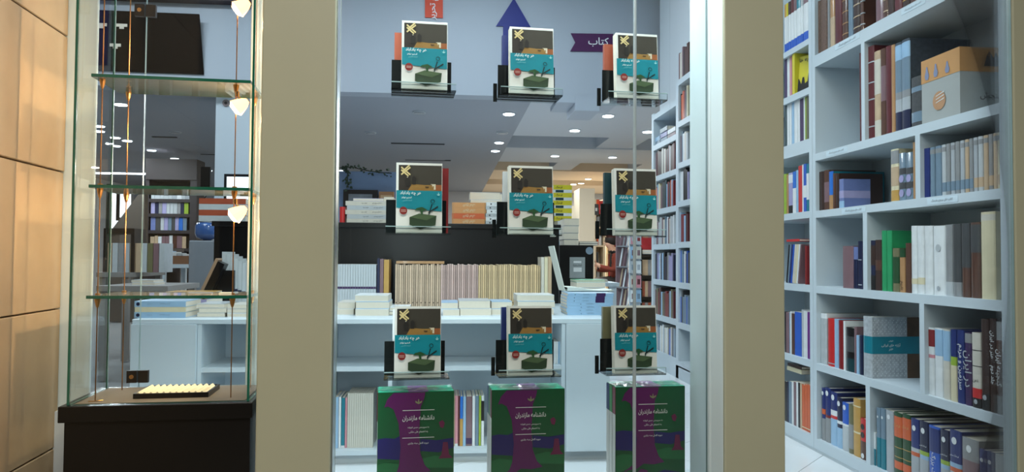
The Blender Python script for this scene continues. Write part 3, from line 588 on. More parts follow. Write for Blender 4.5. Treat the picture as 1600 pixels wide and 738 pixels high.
# ================================================================== WINDOW DISPLAY
ROT = (0, 0, FA)
ACRY = glass_mat('acrylic', (.96, .985, .98), .9)
ACRYE = mat('acrylic_edge', (170, 196, 198), .2, spec=.7)
BLKS = mat('black_acrylic_sheet', (20, 24, 24), .18)
def cover_art():
    W, HH = .137, .209
    mb = MB(); L = [0]
    def y(): L[0] -= .00035; return L[0]
    def poly(pts, rgb, key, rough=.3): 
        yy = y(); mb.poly([(a * W, yy, b * HH) for a, b in pts], mat('print_' + key, rgb, .5, var=.1, scale=30, spec=.2))
    rect = lambda a, b, c, d: [(a, b), (c, b), (c, d), (a, d)]
    poly(rect(0, 0, 1, 1), (226, 226, 220), 'white')
    poly(rect(.045, .60, .995, .975), (62, 58, 50), 'umber')
    poly(rect(.045, .60, .30, .975), (52, 47, 42), 'umber_dark')
    poly([(.25, .60), (.995, .60), (.995, .69), (.62, .685), (.34, .70)], (148, 112, 58), 'desk')
    poly(rect(.86, .605, .995, .69), (150, 88, 50), 'desk_end')
    poly([(.74, .70), (.86, .70), (.86, .62), (.82, .62), (.82, .67), (.79, .67), (.79, .64), (.78, .69)], (212, 202, 176), 'cup')
    poly(rect(.225, .76, .25, .80), (214, 206, 184), 'collar')
    poly([(.20, .66), (.28, .66), (.30, .74), (.26, .79), (.21, .79), (.18, .74)], (40, 37, 34), 'figure')
    poly([(.34, .69), (.42, .69), (.43, .78), (.38, .82), (.34, .79)], (44, 41, 38), 'figure')
    poly([(.0, .345), (1.0, .30), (1.0, .60), (0, .60)], (14, 128, 142), 'teal')
    for a, b in (((.10, .94), (.30, .83)), ((.10, .90), (.30, .79) if False else (.26, .81)), ((.30, .94), (.10, .83)), ((.28, .97), (.12, .87))):
        ax, az = a; bx, bz = b; dx, dz = bx - ax, bz - az; l = math.hypot(dx, dz); nx, nz = -dz / l * .016, dx / l * .011
        poly([(ax - nx, az - nz), (bx - nx, bz - nz), (bx + nx, bz + nz), (ax + nx, az + nz)], (216, 196, 140), 'emblem')
    poly([(.62, .66), (.72, .66), (.70, .645), (.64, .645)], (70, 52, 40), 'saucer')
    # green book block with a sprout and scissors
    poly([(.29, .21), (.50, .265), (.88, .235), (.86, .10), (.52, .035), (.29, .10)], (48, 66, 46), 'moss')
    poly([(.29, .21), (.50, .265), (.88, .235), (.66, .165)], (76, 96, 66), 'moss_top')
    poly([(.54, .25), (.58, .25), (.58, .30), (.68, .32), (.56, .36), (.44, .34), (.40, .31), (.52, .31)], (40, 78, 44), 'sprout')
    poly([(.70, .25), (.725, .25), (.79, .40), (.77, .41)], (22, 44, 44), 'scissor'); poly([(.70, .27), (.92, .36), (.91, .38), (.70, .29)], (22, 44, 44), 'scissor')
    for k in range(8):
        a0, a1 = k * math.pi / 4, (k + 1) * math.pi / 4; c = (.795, .445)
        poly([(c[0] + .05 * math.cos(a0), c[1] + .033 * math.sin(a0)), (c[0] + .05 * math.cos(a1), c[1] + .033 * math.sin(a1)), (c[0] + .035 * math.cos(a1), c[1] + .023 * math.sin(a1)), (c[0] + .035 * math.cos(a0), c[1] + .023 * math.sin(a0))], (16, 62, 64), 'loop')
    poly([(.155 + .085 * math.cos(a), .30 + .058 * math.sin(a)) for a in [k * math.pi / 9 for k in range(18)]], (130, 44, 40), 'seal')
    wt = mat('print_white_ink', (226, 232, 230), .4); yy = y()
    poly(rect(.10, .305, .21, .312), (206, 170, 160), 'seal_line'); poly(rect(.10, .285, .21, .292), (206, 170, 160), 'seal_line')
    yy = y() - .0003
    add_text(mb, 'هر چه باداباد', .31 * W, .553 * HH, .46 * W, yy, wt); add_text(mb, 'استیو تولتز', .22 * W, .49 * HH, .22 * W, yy, wt); add_text(mb, 'ترجمه فارسی', .24 * W, .45 * HH, .20 * W, yy, mat('print_faint_ink', (120, 186, 190), .4))
    poly([(.88, .55), (.90, .53), (.92, .525), (.94, .53), (.96, .55), (.93, .54), (.925, .57), (.915, .57), (.91, .54)], (150, 206, 206), 'crest')
    return mb
ART = cover_art().mesh('cover_art')
cvm = mat('novel_cover_white', (226, 228, 224), .35, coat=.3)
NOVEL, NPAGES = None, None
def novel(loc, lean, label, group):
    t, d, h = .030, .139, .213
    o = put('novel', MB().box(0, 0, 0, d, .0012, h, cvm).box(0, t - .0012, 0, d, t, h, cvm).box(d - .0012, .0012, 0, d, t - .0012, h, cvm).mesh('novel_cover') if not NV else NV[0], None, loc, (lean, 0, FA))
    if not NV: NV.append(o.data); NV.append(MB().box(0.0004, .0012, .0004, d - .0012, t - .0012, h - .0004, PAGE()).mesh('pages'))
    put('pages', NV[1], o); put('cover_art', ART, o, (.001, 0, .002))
    return tag(o, label, 'book', group)
NV = []
cols = [(.012, .155), (.345, .483), (.688, .826)]
zr = [1.449, 1.013, .577]
BACKGL = struct(empty('window_3', (0, 0, 0), ROT), 'clear inner glass sheet that carries the book holders')
pane(-.14, .905, 2.300, 2.304, .223, 2.2, glass_mat('inner_glass', (.99, 1, 1), .15), glass_mat('inner_glass'), 'pane', BACKGL)
HB = {}
rown = ['top', 'middle', 'bottom']; coln = ['left', 'centre', 'right']
for r in range(3):
    for c in range(3):
        s0 = cols[c][0] + (-.012 if (r and c == 0) else 0) - (.004 if r and c == 2 else 0); z = zr[r]
        # holder
        hd = tag(empty('book_holder', F(s0 - .03, 2.19, z - .012), ROT), 'clear and black acrylic book holder, %s row, %s column of the window' % (rown[r], coln[c]), 'holder', 'book holders in the window')
        if not HB:
            mb = MB(); mb.box(0, 0, 0, .195, .108, .004, ACRY); HB['ledge'] = mb.mesh('ledge')
            mb = MB(); mb.box(0, 0, .0, .195, .003, .022, ACRY); mb.mi[1] = mb.slot(ACRYE); HB['front_lip'] = mb.mesh('front_lip')
            HB['lip_edge'] = MB().box(0, -.0005, .022, .195, .0035, .0245, ACRYE).mesh('lip_edge')
            HB['back_plate'] = MB().box(0, .070, .004, .185, .074, .108, BLKS).mesh('back_plate')
            HB['side_plate'] = MB().box(-.012, .086, -.006, .0, .092, .052, BLKS).mesh('rear_bracket')
        put('ledge', HB['ledge'], hd); lp = put('front_lip', HB['front_lip'], hd); put('lip_edge', HB['lip_edge'], lp); put('back_plate', HB['back_plate'], hd)
        if c: put('rear_bracket', HB['side_plate'], hd)
        novel(F(s0, 2.199, z - .0065), -R(4), 'novel with dark and teal cover and green book motif, %s row, %s column' % (rown[r], coln[c]), 'nine copies of the teal novel')
        rear = {(0, 0): ('rust', -.022, .19), (0, 2): ('rust', -.022, .19), (1, 0): ('dark red', .022, .205), (2, 2): ('olive', -.02, .205), (0, 1): ('navy', -.016, .20), (1, 1): ('white', -.01, .2), (1, 2): ('dark teal', -.016, .205), (2, 0): ('white', -.006, .2), (2, 1): ('navy', -.012, .205)}[(r, c)]
        o = tag(empty('rear_book', F(s0 + rear[1], 2.265, z - .007), ROT), '%s book standing behind the novel, %s row, %s column of window' % (rear[0], rown[r], coln[c]), 'book', 'books facing the shop behind the novels')
        MB().box(0, 0, 0, .14, .0015, rear[2], cmat(rear[0])).box(0, .0165, 0, .14, .018, rear[2], cmat(rear[0])).box(0, .0015, 0, .0015, .0165, rear[2], cmat(rear[0])).build('cover', o)
        MB().box(.0015, .0015, .001, .139, .0165, rear[2] - .001, PAGE()).build('pages', o)

# three shrink-wrapped encyclopedia sets
def enc_art():
    W, HH = .226, .302; mb = MB(); L = [0]
    def poly(pts, rgb, key):
        L[0] -= .0003; mb.poly([(a * W, L[0], b * HH) for a, b in pts], mat('ency_' + key, rgb, .3, var=.12, scale=14, coat=.15))
    G1 = (20, 82, 48); PU = (92, 28, 88); NV_ = (34, 32, 96); G2 = (34, 104, 62)
    poly([(0, 0), (1, 0), (1, 1), (0, 1)], G1, 'green')
    poly([(0, .36), (.30, .34), (.30, .58), (.22, .55), (.10, .56), (0, .55)], NV_, 'navy')
    poly([(.56, .42), (.80, .40), (1, .44), (1, .54), (.78, .52), (.56, .54)], NV_, 'navy')
    poly([(.45, .02), (1, .02), (1, .10), (.7, .14), (.45, .08)], NV_, 'navy')
    poly([(.50, .26), (1, .24), (1, .34), (.75, .37), (.56, .34)], G2, 'leaf')
    poly([(0, .12), (.25, .18), (.28, .30), (.1, .32), (0, .30)], G2, 'leaf')
    poly([(.08, .86), (.12, .94), (.20, 1.0), (.62, 1.0), (.60, .93), (.56, .86), (.54, .60), (.56, .40), (.62, .28), (.70, .22), (.55, .20), (.40, .21), (.30, .16), (.18, .15), (.05, .10), (.02, .06), (.12, .12), (.24, .20), (.28, .28), (.30, .46), (.27, .70), (.20, .84), (.13, .87)], PU, 'plum')
    poly([(.86, .50), (.92, .50), (.94, .38), (.99, .34), (.80, .34), (.84, .38)], (104, 30, 70), 'plum_red')
    poly([(.80, .70), (.85, .72), (.88, .69), (.86, .64), (.82, .65)], (116, 28, 62), 'plum_red')
    poly([(.20, .02), (.40, .06), (.46, .14), (.36, .16), (.26, .09)], PU, 'plum')
    wt = mat('ency_white_ink', (220, 220, 216), .4); y = L[0] - .0006
    for zz in (.823, .552): 
        mb.poly([(.32 * W, y, zz * HH), (.74 * W, y, zz * HH), (.74 * W, y, (zz + .006) * HH), (.32 * W, y, (zz + .006) * HH)], wt)
    add_text(mb, 'دانشنامه مازندران', .53 * W, .745 * HH, .42 * W, y, wt, sy=1.4)
    add_text(mb, 'به سرپرستی حسن انوشه', .53 * W, .655 * HH, .28 * W, y, wt); add_text(mb, 'به اهتمام علی ملکی', .53 * W, .61 * HH, .25 * W, y, wt); add_text(mb, 'دوره کامل سه جلدی', .53 * W, .50 * HH, .27 * W, y, wt)
    gm = mat('ency_crest', (130, 130, 96), .4)
    mb.poly([(.49 * W, y, .90 * HH), (.53 * W, y, .885 * HH), (.57 * W, y, .90 * HH), (.575 * W, y, .92 * HH), (.54 * W, y, .905 * HH), (.534 * W, y, .935 * HH), (.526 * W, y, .935 * HH), (.52 * W, y, .905 * HH), (.485 * W, y, .92 * HH)], gm)
    return mb
EART = enc_art().mesh('cover_art')
wrapm = glass_mat('shrink_wrap', (1, 1, 1), .8, .15)
VC = [('maroon', (120, 36, 56)), ('green', (44, 140, 70)), ('navy', (34, 50, 110))]
topm = mat('ency_top_teal', (46, 190, 150), .35); topp = mat('ency_top_violet', (170, 110, 190), .35)
for q, (s0, rz, lab) in enumerate([(-.047, R(1.2), 'left'), (.295, R(0), 'middle'), (.6865, R(-.6), 'right')]):
    st = tag(empty('encyclopedia_set', F(s0, 2.20, .2225), (0, 0, FA + rz)), 'three-volume encyclopedia set with green and plum tree cover, %s of the three' % lab, 'book set', 'encyclopedia sets in the window')
    for k in range(3):
        y0 = k * .034
        vb = MB(); cm = mat('ency_vol_' + VC[k][0], VC[k][1], .35, coat=.4); side = mat('ency_case_white', (214, 214, 208), .45)
        vb.box(0, y0, 0, .228, y0 + .032, .305, mat('ency_green_body', (20, 82, 48), .35))
        vo = vb.build('volume', st)
        MB().box(-.0008, y0 + .001, 0, 0, y0 + .031, .22, side).build('page_edge', vo)
        MB().box(-.0012, y0 + .001, .22, 0, y0 + .031, .304, cm).build('spine_flap', vo)
        MB().box(.002, y0 + .001, .305, .09, y0 + .031, .3056, topm).box(.09, y0 + .001, .305, .15, y0 + .031, .3056, topp).box(.15, y0 + .001, .305, .226, y0 + .031, .3056, topm).build('top_edge', vo)
        if k == 0: put('cover_art', EART, vo, (.001, -.0004, .0015))
    # crumpled film standing proud of the top
    mb = MB(); n = 14
    pts = []
    for i in range(n + 1):
        row = []
        for j in range(4):
            row.append((.228 * i / n, .1 * j / 3, .3065 + (rnd.random() ** 3) * (.010 if i in (0, 1, n - 1, n) else .004)))
        pts.append(row)
    for i in range(n):
        for j in range(3): mb.poly([pts[i][j], pts[i + 1][j], pts[i + 1][j + 1], pts[i][j + 1]], wrapm)
    mb.build('shrink_film', st)

# ================================================================== GLASS SHOWCASE
SH = tag(empty('glass_showcase', F(-.58, 2.07, -.6), ROT), 'tall glass showcase with three glass shelves on a black pedestal', 'showcase')
def sc_rel(mb, name, parent=SH): return mb.build(name, parent, (.58, -2.07, .6))
VG = glass_mat('showcase_glass', (.98, .992, .988), .4)
VG2 = glass_mat('showcase_side_glass', (.98, .992, .988), .15)
def spane(s0, s1, n0, n1, z0, z1, thin, name):
    o = pane(s0, s1, n0, n1, z0, z1, VG2 if thin == 's' else VG, GEDGE, name, SH, thin); o.location = (.58, -2.07, .6); return o
spane(-.792, -.372, 1.950, 1.956, .5605, 2.0, 'n', 'front_pane')
spane(-.798, -.792, 1.950, 2.195, .5605, 2.0, 's', 'side_pane')
spane(-.372, -.366, 1.950, 2.195, .5605, 2.0, 's', 'side_pane')
for sa, sb, nm in ((-.792, -.711, 'back_pane'), (-.709, -.372, 'glass_door')):
    o = pane(sa, sb, 2.189, 2.194, .5605, 2.0, VG, ACRYE, nm, SH, 'n'); o.location = (.58, -2.07, .6)
ped = MB().box(-.80, 1.945, 0 - .6, -.362, 2.20, .52, BLACKP)
sc_rel(ped, 'pedestal')
bevel(sc_rel(MB().box(-.812, 1.935, .52, -.356, 2.205, .560, BLACKP), 'pedestal_top'), .002)
sc_rel(MB().box(-.785, 1.962, .5602, -.378, 2.185, .5612, mat('taupe_felt', (120, 108, 96), .8)), 'base_mat')
for zz in (1.394, 1.111, .830):
    g = pane(-.768, -.380, 1.972, 2.165, zz - .008, zz, glass_mat('shelf_glass', (.94, .985, .96), 1.2, lit_haze=.08), GEDGE, 'shelf', SH, 'z'); g.location = (.58, -2.07, .6)  # bright reflection of the spots is mixed into the shelf glass
WIRE = mat('brass_wire', (150, 112, 74), .3, metal=.8); BRS = mat('brass_fitting', (196, 146, 92), .28, metal=.9)
fl = onN(160, 140, 2.0); bl_ = onN(201, 140, 2.145); fr_ = onN(369, 140, 2.0)
for (s, n) in ((fl.x, 2.0), (bl_.x, 2.145), (fr_.x, 2.0), (-.40, 2.145)):
    wo = sc_rel(MB().tube([(s, n, .5615), (s, n, 2.0)], .0016, WIRE, 6), 'suspension_wire')
    for zz in (1.394, 1.111, .830):
        put('cone_clamp', MB().tube([(s, n, zz - .032), (s, n, zz - .026), (s, n, zz - .012), (s, n, zz - .0075)], [.0025, .0045, .0075, .0075], BRS, 10).tube([(s, n, zz + .0005), (s, n, zz + .005)], .006, BRS, 10).mesh('cone_clamp'), wo)
for (zz) in (.575, 1.612):
    hg = sc_rel(MB().box(-.738, 2.176, zz, -.712, 2.189, zz + .034, DARKM).box(-.708, 2.176, zz, -.682, 2.189, zz + .034, DARKM), 'hinge')
    put('hinge_screw', MB().tube([(-.725, 2.174, zz + .017), (-.725, 2.177, zz + .017)], .006, BRS, 8).mesh('hinge_screw'), hg)
# halogen spots clipped to the right wire
HALO = mat('halogen_glow', (255, 208, 150), emit=26)
CHR = mat('warm_chrome', (230, 180, 130), .18, metal=1)
lampz = [onN(375, 14, 2.0).z, onN(372, 168, 2.0).z, onN(370, 336, 2.0).z]
for q, zl in enumerate(lampz):
    lp = tag(empty('halogen_spotlight', F(fr_.x + .003, 2.0, zl), ROT), '%s of the three glowing halogen spotlights on the showcase wire' % ['top', 'middle', 'lowest'][q], 'spotlight', 'halogen spots in the showcase')
    dirv = Vector((-.80, -.05, -.60)).normalized(); base = Vector((.018, -.004, .012))
    MB().tube([(0.0, 0, .034), (.008, -.003, .022), base], .0032, CHR, 8).build('arm', lp)
    MB().tube([(0, 0, .028), (0, 0, .042)], .006, CHR, 10).build('clip', lp)
    MB().tube([base - dirv * .012, base - dirv * .002, base + dirv * .010, base + dirv * .026], [.006, .013, .018, .023], mat('lit_glass_bell', (255, 176, 104), emit=5), 14, cap=False).build('glass_bell', lp)
    MB().tube([base + dirv * .004, base + dirv * .014, base + dirv * .027, base + dirv * .034], [.004, .014, .020, .012], HALO, 12).build('bulb', lp)
    ld = bpy.data.lights.new('halogen', 'SPOT'); ld.energy = 5.6; ld.color = (1, .70, .38); ld.spot_size = R(125); ld.spot_blend = .6; ld.shadow_soft_size = .012
    lo = bpy.data.objects.new('halogen', ld); COLL.objects.link(lo); lo.parent = lp; lo.location = base + dirv * .040
    lo.rotation_euler = dirv.to_track_quat('-Z', 'Y').to_euler()
    pd = bpy.data.lights.new('halogen_spill', 'POINT'); pd.energy = 1.3; pd.color = (1, .62, .32); pd.shadow_soft_size = .01
    po = bpy.data.objects.new('halogen_spill', pd); COLL.objects.link(po); po.parent = lp; po.location = (.016, .02, -.03)
# jewellery tray with corrugated cream pad
a = onN(206, 614, 2.02); tr = tag(empty('display_tray', F(-.665, 2.01, .5614), (0, 0, FA)), 'black-framed tray with a corrugated cream pad on the showcase base', 'tray')
TW, TD = .185, .125
M_ = MB().box(0, 0, 0, TW, .005, .013, BLACKP).box(0, TD - .005, 0, TW, TD, .013, BLACKP).box(0, .005, 0, .005, TD - .005, .013, BLACKP).box(TW - .005, .005, 0, TW, TD - .005, .013, BLACKP).box(.005, .005, 0, TW - .005, TD - .005, .003, BLACKP)
M_.build('frame', tr)
mb = MB(); cr = mat('cream_suede', (240, 226, 196), .7, var=.04); n = 88
for i in range(n):
    x0 = .006 + (TW - .012) * i / n; x1 = .006 + (TW - .012) * (i + 1) / n
    z0 = .013 + .0035 * math.sin(i / n * 2 * math.pi * 11); z1 = .013 + .0035 * math.sin((i + 1) / n * 2 * math.pi * 11)
    mb.poly([(x0, .0055, z0), (x1, .0055, z1), (x1, TD - .0055, z1), (x0, TD - .0055, z0)], cr); mb.poly([(x0, .0055, .003), (x1, .0055, .003), (x1, .0055, z1), (x0, .0055, z0)], cr)
mb.build('corrugated_pad', tr)
tag(MB().box(0, 0, 0, .03, .012, .006, mat('white_card', (226, 220, 206), .6)).build('price_card', None, F(-.452, 1.985, .8304), (0, 0, FA + .3)), 'tiny white card lying at the right end of the lowest glass shelf', 'card')
tag(MB().tube([(0, 0, .0012), (.022, .006, .0012), (.030, .012, .0012)], .0012, BRS, 6).build('wire_offcut', None, F(-.762, 1.985, .5612), (0, 0, FA)), 'short bent brass wire on the base of the showcase', 'wire')

# ================================================================== WHITE COUNTER BEHIND THE WINDOW
YC = 3.30; ZT = EYE - .283; YD = 4.38
def xc(u, Y=YC): return onY(u, 450, Y).x
uL, u1_, u2_, u3_, uR = xc(208), xc(310), xc(505), xc(884), xc(952)
wt_ = tag(MB().box(0, 0, 0, uR - uL, YD - YC, .022, LAM).build('worktop', None, (uL, YC - .004, ZT - .022)), 'long white worktop running behind the window under the beige periodicals', 'worktop')
bevel(wt_, .002, 1)
def cabinet(x0, x1, label, shelves=(), doors=(), divs=()):
    t = tag(empty('cabinet', (x0, YC, 0)), label, 'cabinet', 'white counter cabinets'); wd = x1 - x0; hh = ZT - .0225; dp = .36
    MB().box(0, .03, 0, wd, .05, .045, LAMBACK).build('plinth', t)
    MB().box(0.001, 0, .045, .018, dp, hh, LAM).build('side', t); MB().box(wd - .018, 0, .045, wd - .001, dp, hh, LAM).build('side', t)
    MB().box(.018, dp - .01, .045, wd - .018, dp, hh, LAM).build('back', t); MB().box(.018, 0, .045, wd - .018, dp - .01, .065, LAM).build('bottom', t)
    for z in shelves: MB().box(.018, .004, z - .02, wd - .018, dp - .01, z, LAM).build('shelf', t)
    for (a, b) in doors: MB().box(a * wd + .002, -.018, .05, b * wd - .002, 0, hh, LAM).build('door', t)
    for (xx, za, zb) in divs: MB().box(xx - x0 - .009, .004, za, xx - x0 + .009, dp - .01, zb, LAM).build('divider', t)
    return t
zm = EYE - (571 - 400.5) * YC / FPX
cabinet(uL, u1_, 'white cabinet with a plain closed door at the left end of the counter', (), ((0, 1),))
cabinet(u1_, u2_, 'open white cabinet beside the closed one, seen through the showcase', (zm,))
cabinet(u2_, u3_, 'wide open white cabinet under the beige periodicals, books on its lowest shelf', (zm,), (), ((xc(611), .065, zm - .02),))
cabinet(u3_, uR, 'white cabinet with a plain closed door at the right end of the counter', (), ((0, 1),))
# books on the low shelf (spines out)
ZL = .0655; GLW = 'books on the low counter shelf'
def front_row(items, Y, z, where, group, single=False, depth=.16):
    for i, it in enumerate(items):
        u0, u1, v, c = it[:4]; deco = it[4] if len(it) > 4 else (); hard = it[5] if len(it) > 5 else False
        a = onY(u0, 500, Y).x; b = onY(u1, 500, Y).x; h = onY((u0 + u1) / 2, v, Y).z - z
        make_book('%s %s, %s' % (c, 'hardback' if hard else 'paperback', where % ORD[i] if '%' in where else where), b - a - .0006, depth, h, c, (a, Y, z), (0, 0, 0), hard=hard, single=single, deco=deco, group=group)
front_row([(524, 531, 621, 'pale blue'), (531.4, 535, 621, 'white'), (535.4, 541, 622, 'teal', (('tape', 0, .05, 'white'),)), (541.3, 544.5, 622, 'pink')], YC + .05, ZL, '%s from left on the low shelf by the window edge', GLW)
for i in range(12):
    a = xc(545.5 + i * 3.35, YC + .05); b = xc(545.5 + (i + 1) * 3.35, YC + .05)
    make_book('plain off-white spine in the row of twelve left of the left encyclopedia', b - a - .0006, .16, .245, 'off-white', (a, YC + .05, ZL), (0, 0, 0), hard=False, single=True, group='twelve plain off-white volumes')
front_row([(708, 712, 618, 'beige'), (712.4, 717, 619, 'pink', (('tape', 0, .05, 'white'),)), (717.4, 719.8, 619, 'maroon'), (720.2, 724.6, 620, 'bright blue', (('tape', 0, .55, 'gold'),)), (725, 729.4, 620, 'pale blue'), (729.8, 739, 620, 'mauve', (('tape', .04, .16, 'dark purple'),)), (739.4, 743.6, 619, 'white'), (744, 749.2, 619, 'grey-blue'), (749.6, 753, 619, 'lime green'), (753.4, 757.6, 619, 'white', (('tape', .5, .9, 'black'),))],
          YC + .05, ZL, '%s from left between left and middle encyclopedias', GLW)
front_row([(866, 869, 534, 'white'), (869.2, 872.4, 534, 'white'), (872.6, 876, 534, 'pale blue'), (876.2, 882, 535, 'white')], YC + .06, zm, '%s from left beside the centre bottom novel', GLW) 
# rows of periodicals on the worktop
YP = 4.12; zP = ZT
GP = 'beige periodicals on the worktop'
n = 70; pal = ['beige', 'beige', 'tan', 'mauve', 'off-white', 'beige', 'cream']
pm = {}
for i in range(n):
    u0 = 617.5 + i * (845 - 617.5) / n; u1 = 617.5 + (i + 1) * (845 - 617.5) / n
    c = 'beige' if i < 22 else ('pinkish' if i < 40 else 'ochre')
    kk = c + str(i % 5); sh = (1.0, .9, 1.06, .95, .84)[i % 5]
    if kk not in pm: pm[kk] = mat('periodical_' + kk, tuple(min(255, q * sh) for q in {'beige': (204, 178, 152), 'pinkish': (194, 166, 158), 'ochre': (204, 178, 138)}[c]), .6, var=.25, scale=40)
    a = xc(u0, YP); b = xc(u1, YP)
    o = make_book('thin %s periodical spine in the long row on the worktop' % {'beige': 'beige', 'pinkish': 'dusty pink', 'ochre': 'ochre'}[c], b - a - .0022, .17, .236 + rnd.uniform(-.004, .004), 'beige', (a, YP + rnd.uniform(-.003, .003), zP), (0, 0, 0), hard=False, single=True, group=GP + ' (%s)' % c, material=pm[c + str(i % 5)])
    if i % 2 == 0: put('spine_mark', MB().box((b - a) * .25, -.0008, .018, (b - a) * .75, 0, .024, cmat('dark brown')).mesh('spine_mark'), o)
front_row([(845.2, 850, 402, 'off-white'), (850.4, 855.6, 402, 'cream'), (856, 861.6, 401, 'beige')], YP, zP, '%s from left, tall one ending the long periodical row', GP, True)
make_book('tan folder lying across the left tops of the long periodical row', .014, .2, .27, 'tan', (xc(618.5, YP), YP + .002, zP + .236 + .019), (0, R(90), 0), hard=False, single=True)
for i in range(15):
    u0 = 527 + i * 4.05; a = xc(u0, YP); b = xc(u0 + 4.05, YP)
    o = make_book('white periodical with a dark stripe in the short row beside pillar', b - a - .0008, .17, .235, 'pale grey', (a, YP, zP), (0, 0, 0), hard=False, single=True, group='striped white periodicals')
    MB().box(0.0003, -.0008, .098, b - a - .001, 0, .110, cmat('dark purple')).build('spine_stripe', o)
front_row([(588.4, 592.4, 404, 'dark navy'), (592.8, 598.4, 405, 'mauve'), (599, 607, 406, 'gold')], YP, zP, '%s from left after the striped white periodicals', GP, True)
# through the showcase: more striped volumes
for i in range(7):
    u0 = 346 + i * 6.4; a = xc(u0, YP - .1); b = xc(u0 + 6.4, YP - .1)
    o = make_book('pale volume with a dark stripe in the row behind the lowest spotlight', b - a - .0012, .17, .30 - i * .012, 'pale grey', (a, YP - .1, zP), (0, 0, 0), hard=False, single=True, group='striped pale volumes')
    MB().box(0.0003, -.0008, .105 - i * .006, b - a - .0015, 0, .118 - i * .006, cmat('dark navy')).build('spine_stripe', o)
# lying stacks on the worktop front (page edges towards the window)
def stack(u0, u1, Y, zb, thick, cols, label, group, depth=.2, spine_front=False, deco=None, jit=.006, single=True, v=None):
    a = onY(u0, 480, Y).x; b = onY(u1, 480, Y).x; z = zb
    for i, (t, c) in enumerate(zip(thick, cols)):
        dx = rnd.uniform(-jit, jit); nm = ['lowest', 'second', 'third', 'fourth', 'fifth', 'sixth', 'seventh', 'eighth', 'ninth', 'tenth', 'eleventh'][i] if i < len(thick) - 1 else 'topmost'
        if len(thick) == 1: nm = 'single'
        if spine_front: o = make_book('%s volume, %s of %s' % (c, nm, label), t, depth, b - a, c, (a + dx, Y, z + t), (0, R(90), 0), hard=False, single=single, deco=deco(i) if deco else (), group=group, name='stacked_book')
        else: o = make_book('%s volume, %s of %s' % (c, nm, label), t, depth, b - a, c, (b + dx, Y + depth, z + t), (0, R(90), R(180)), hard=False, single=single, group=group, name='stacked_book')
        z += t + .0004
GS = 'stacks lying on the white worktop'
stack(526, 553, 3.52, ZT, [.03, .03], ['white', 'off-white'], 'white stack at the pillar edge of the worktop', GS)
stack(555, 607, 3.45, ZT, [.034, .034, .03], ['white', 'pale blue', 'white'], 'white stack below the gold periodical', GS)
stack(607, 640, 3.50, ZT, [.02, .018], ['black', 'white'], 'low stack beside the left bottom novel', GS)
stack(691, 717, 3.46, ZT, [.032, .032], ['white', 'pale blue'], 'first white stack right of the left bottom novel', GS)
stack(718, 767, 3.47, ZT, [.034, .038], ['white', 'pale grey'], 'wide white stack between left and centre novels', GS)
stack(768, 800, 3.50, ZT, [.03, .036], ['white', 'pale blue'], 'white stack tucked behind the centre bottom novel', GS)
stack(808, 866, 3.50, ZT, [.034, .034, .03], ['white', 'pale blue', 'white'], 'white stack above the centre bottom novel', GS)
bluedeco = lambda i: (('tape', .62, .82, 'dark purple'), ('logo', 'black', .16, .14), ('text', 'دانشنامه', 'grey-blue', .4, .14)) if i > 3 else (('text', 'دانشنامه', 'grey-blue', .5, .16), ('logo', 'dark navy', .3, .14))
stack(886, 958, 3.50, ZT, [.015] * 7, ['pale blue'] * 7, 'pale blue stack at right end of worktop', GS, .2, True, bluedeco, single=False)
# through the showcase: box volumes and white stack
nb = mat('boxset_blue', (120, 152, 196), .4)
stack(212, 292, 3.36, ZT, [.026, .022, .026], ['pale blue', 'cream', 'pale blue'], 'blue and cream box volumes on the counter end', GS, .2, True, lambda i: (('logo', 'dark navy', .07, .3), ('text', 'مجموعه آثار', 'grey-blue', .6, .2), ('text', 'دفتر نخست', 'grey-blue', .3, .1)) if i != 1 else (), single=False)
stack(248, 322, 3.60, ZT, [.07, .03], ['lavender', 'gold'], 'thick volumes behind the lowest glass shelf', GS, .25, True, lambda i: (('tape', .93, .98, 'dark brown'),) if i == 1 else (), single=False)
stack(309, 352, 3.40, ZT, [.02, .02, .02], ['pale grey', 'off-white', 'pale grey'], 'white stack under the striped pale volumes', GS)
stack(354, 400, 3.40, ZT, [.018, .02, .018], ['white', 'pale grey', 'off-white'], 'white stack in front of the pillar, seen through the showcase', GS)
# open ring binder and papers at the right end
pk = tag(empty('open_folder', (xc(886, 3.66), 3.66, ZT + .1075)), 'open white folder with raised flap on the pale blue stack', 'folder')
PWH = mat('folder_card', (212, 216, 206), .6)
MB().prism([(0, 0), (.235, 0), (.235, .004), (0, .004)], 0, .2, PWH, Matrix(((1, 0, 0, 0), (0, 0, 1, 0), (0, 1, 0, 0), (0, 0, 0, 1)))).build('back_board', pk)
mb = MB()
for i in range(12):
    a0, a1 = i / 12, (i + 1) / 12
    f = lambda a: (.235 * a, .004 + .02 * (math.cos((a - .1) * 5) * .4 + .5) * (1 - a * .2))
    (xa, za), (xb, zb_) = f(a0), f(a1)
    mb.poly([(xa, -.01, za), (xb, -.01, zb_), (xb, .19, zb_), (xa, .19, za)], PWH); mb.poly([(xa, -.01, .004), (xb, -.01, .004), (xb, -.01, zb_), (xa, -.01, za)], PWH)
mb.build('sheets', pk)
MB().box(0, 0, 0, .004, .2, .24, PWH).build('flap', pk, (-.012, .0, .0), (0, R(-14), 0))
stack(900, 945, 3.95, ZT, [.115, .03, .012], ['grey', 'white', 'green'], 'papers and green pad behind the open folder', GS, .2)
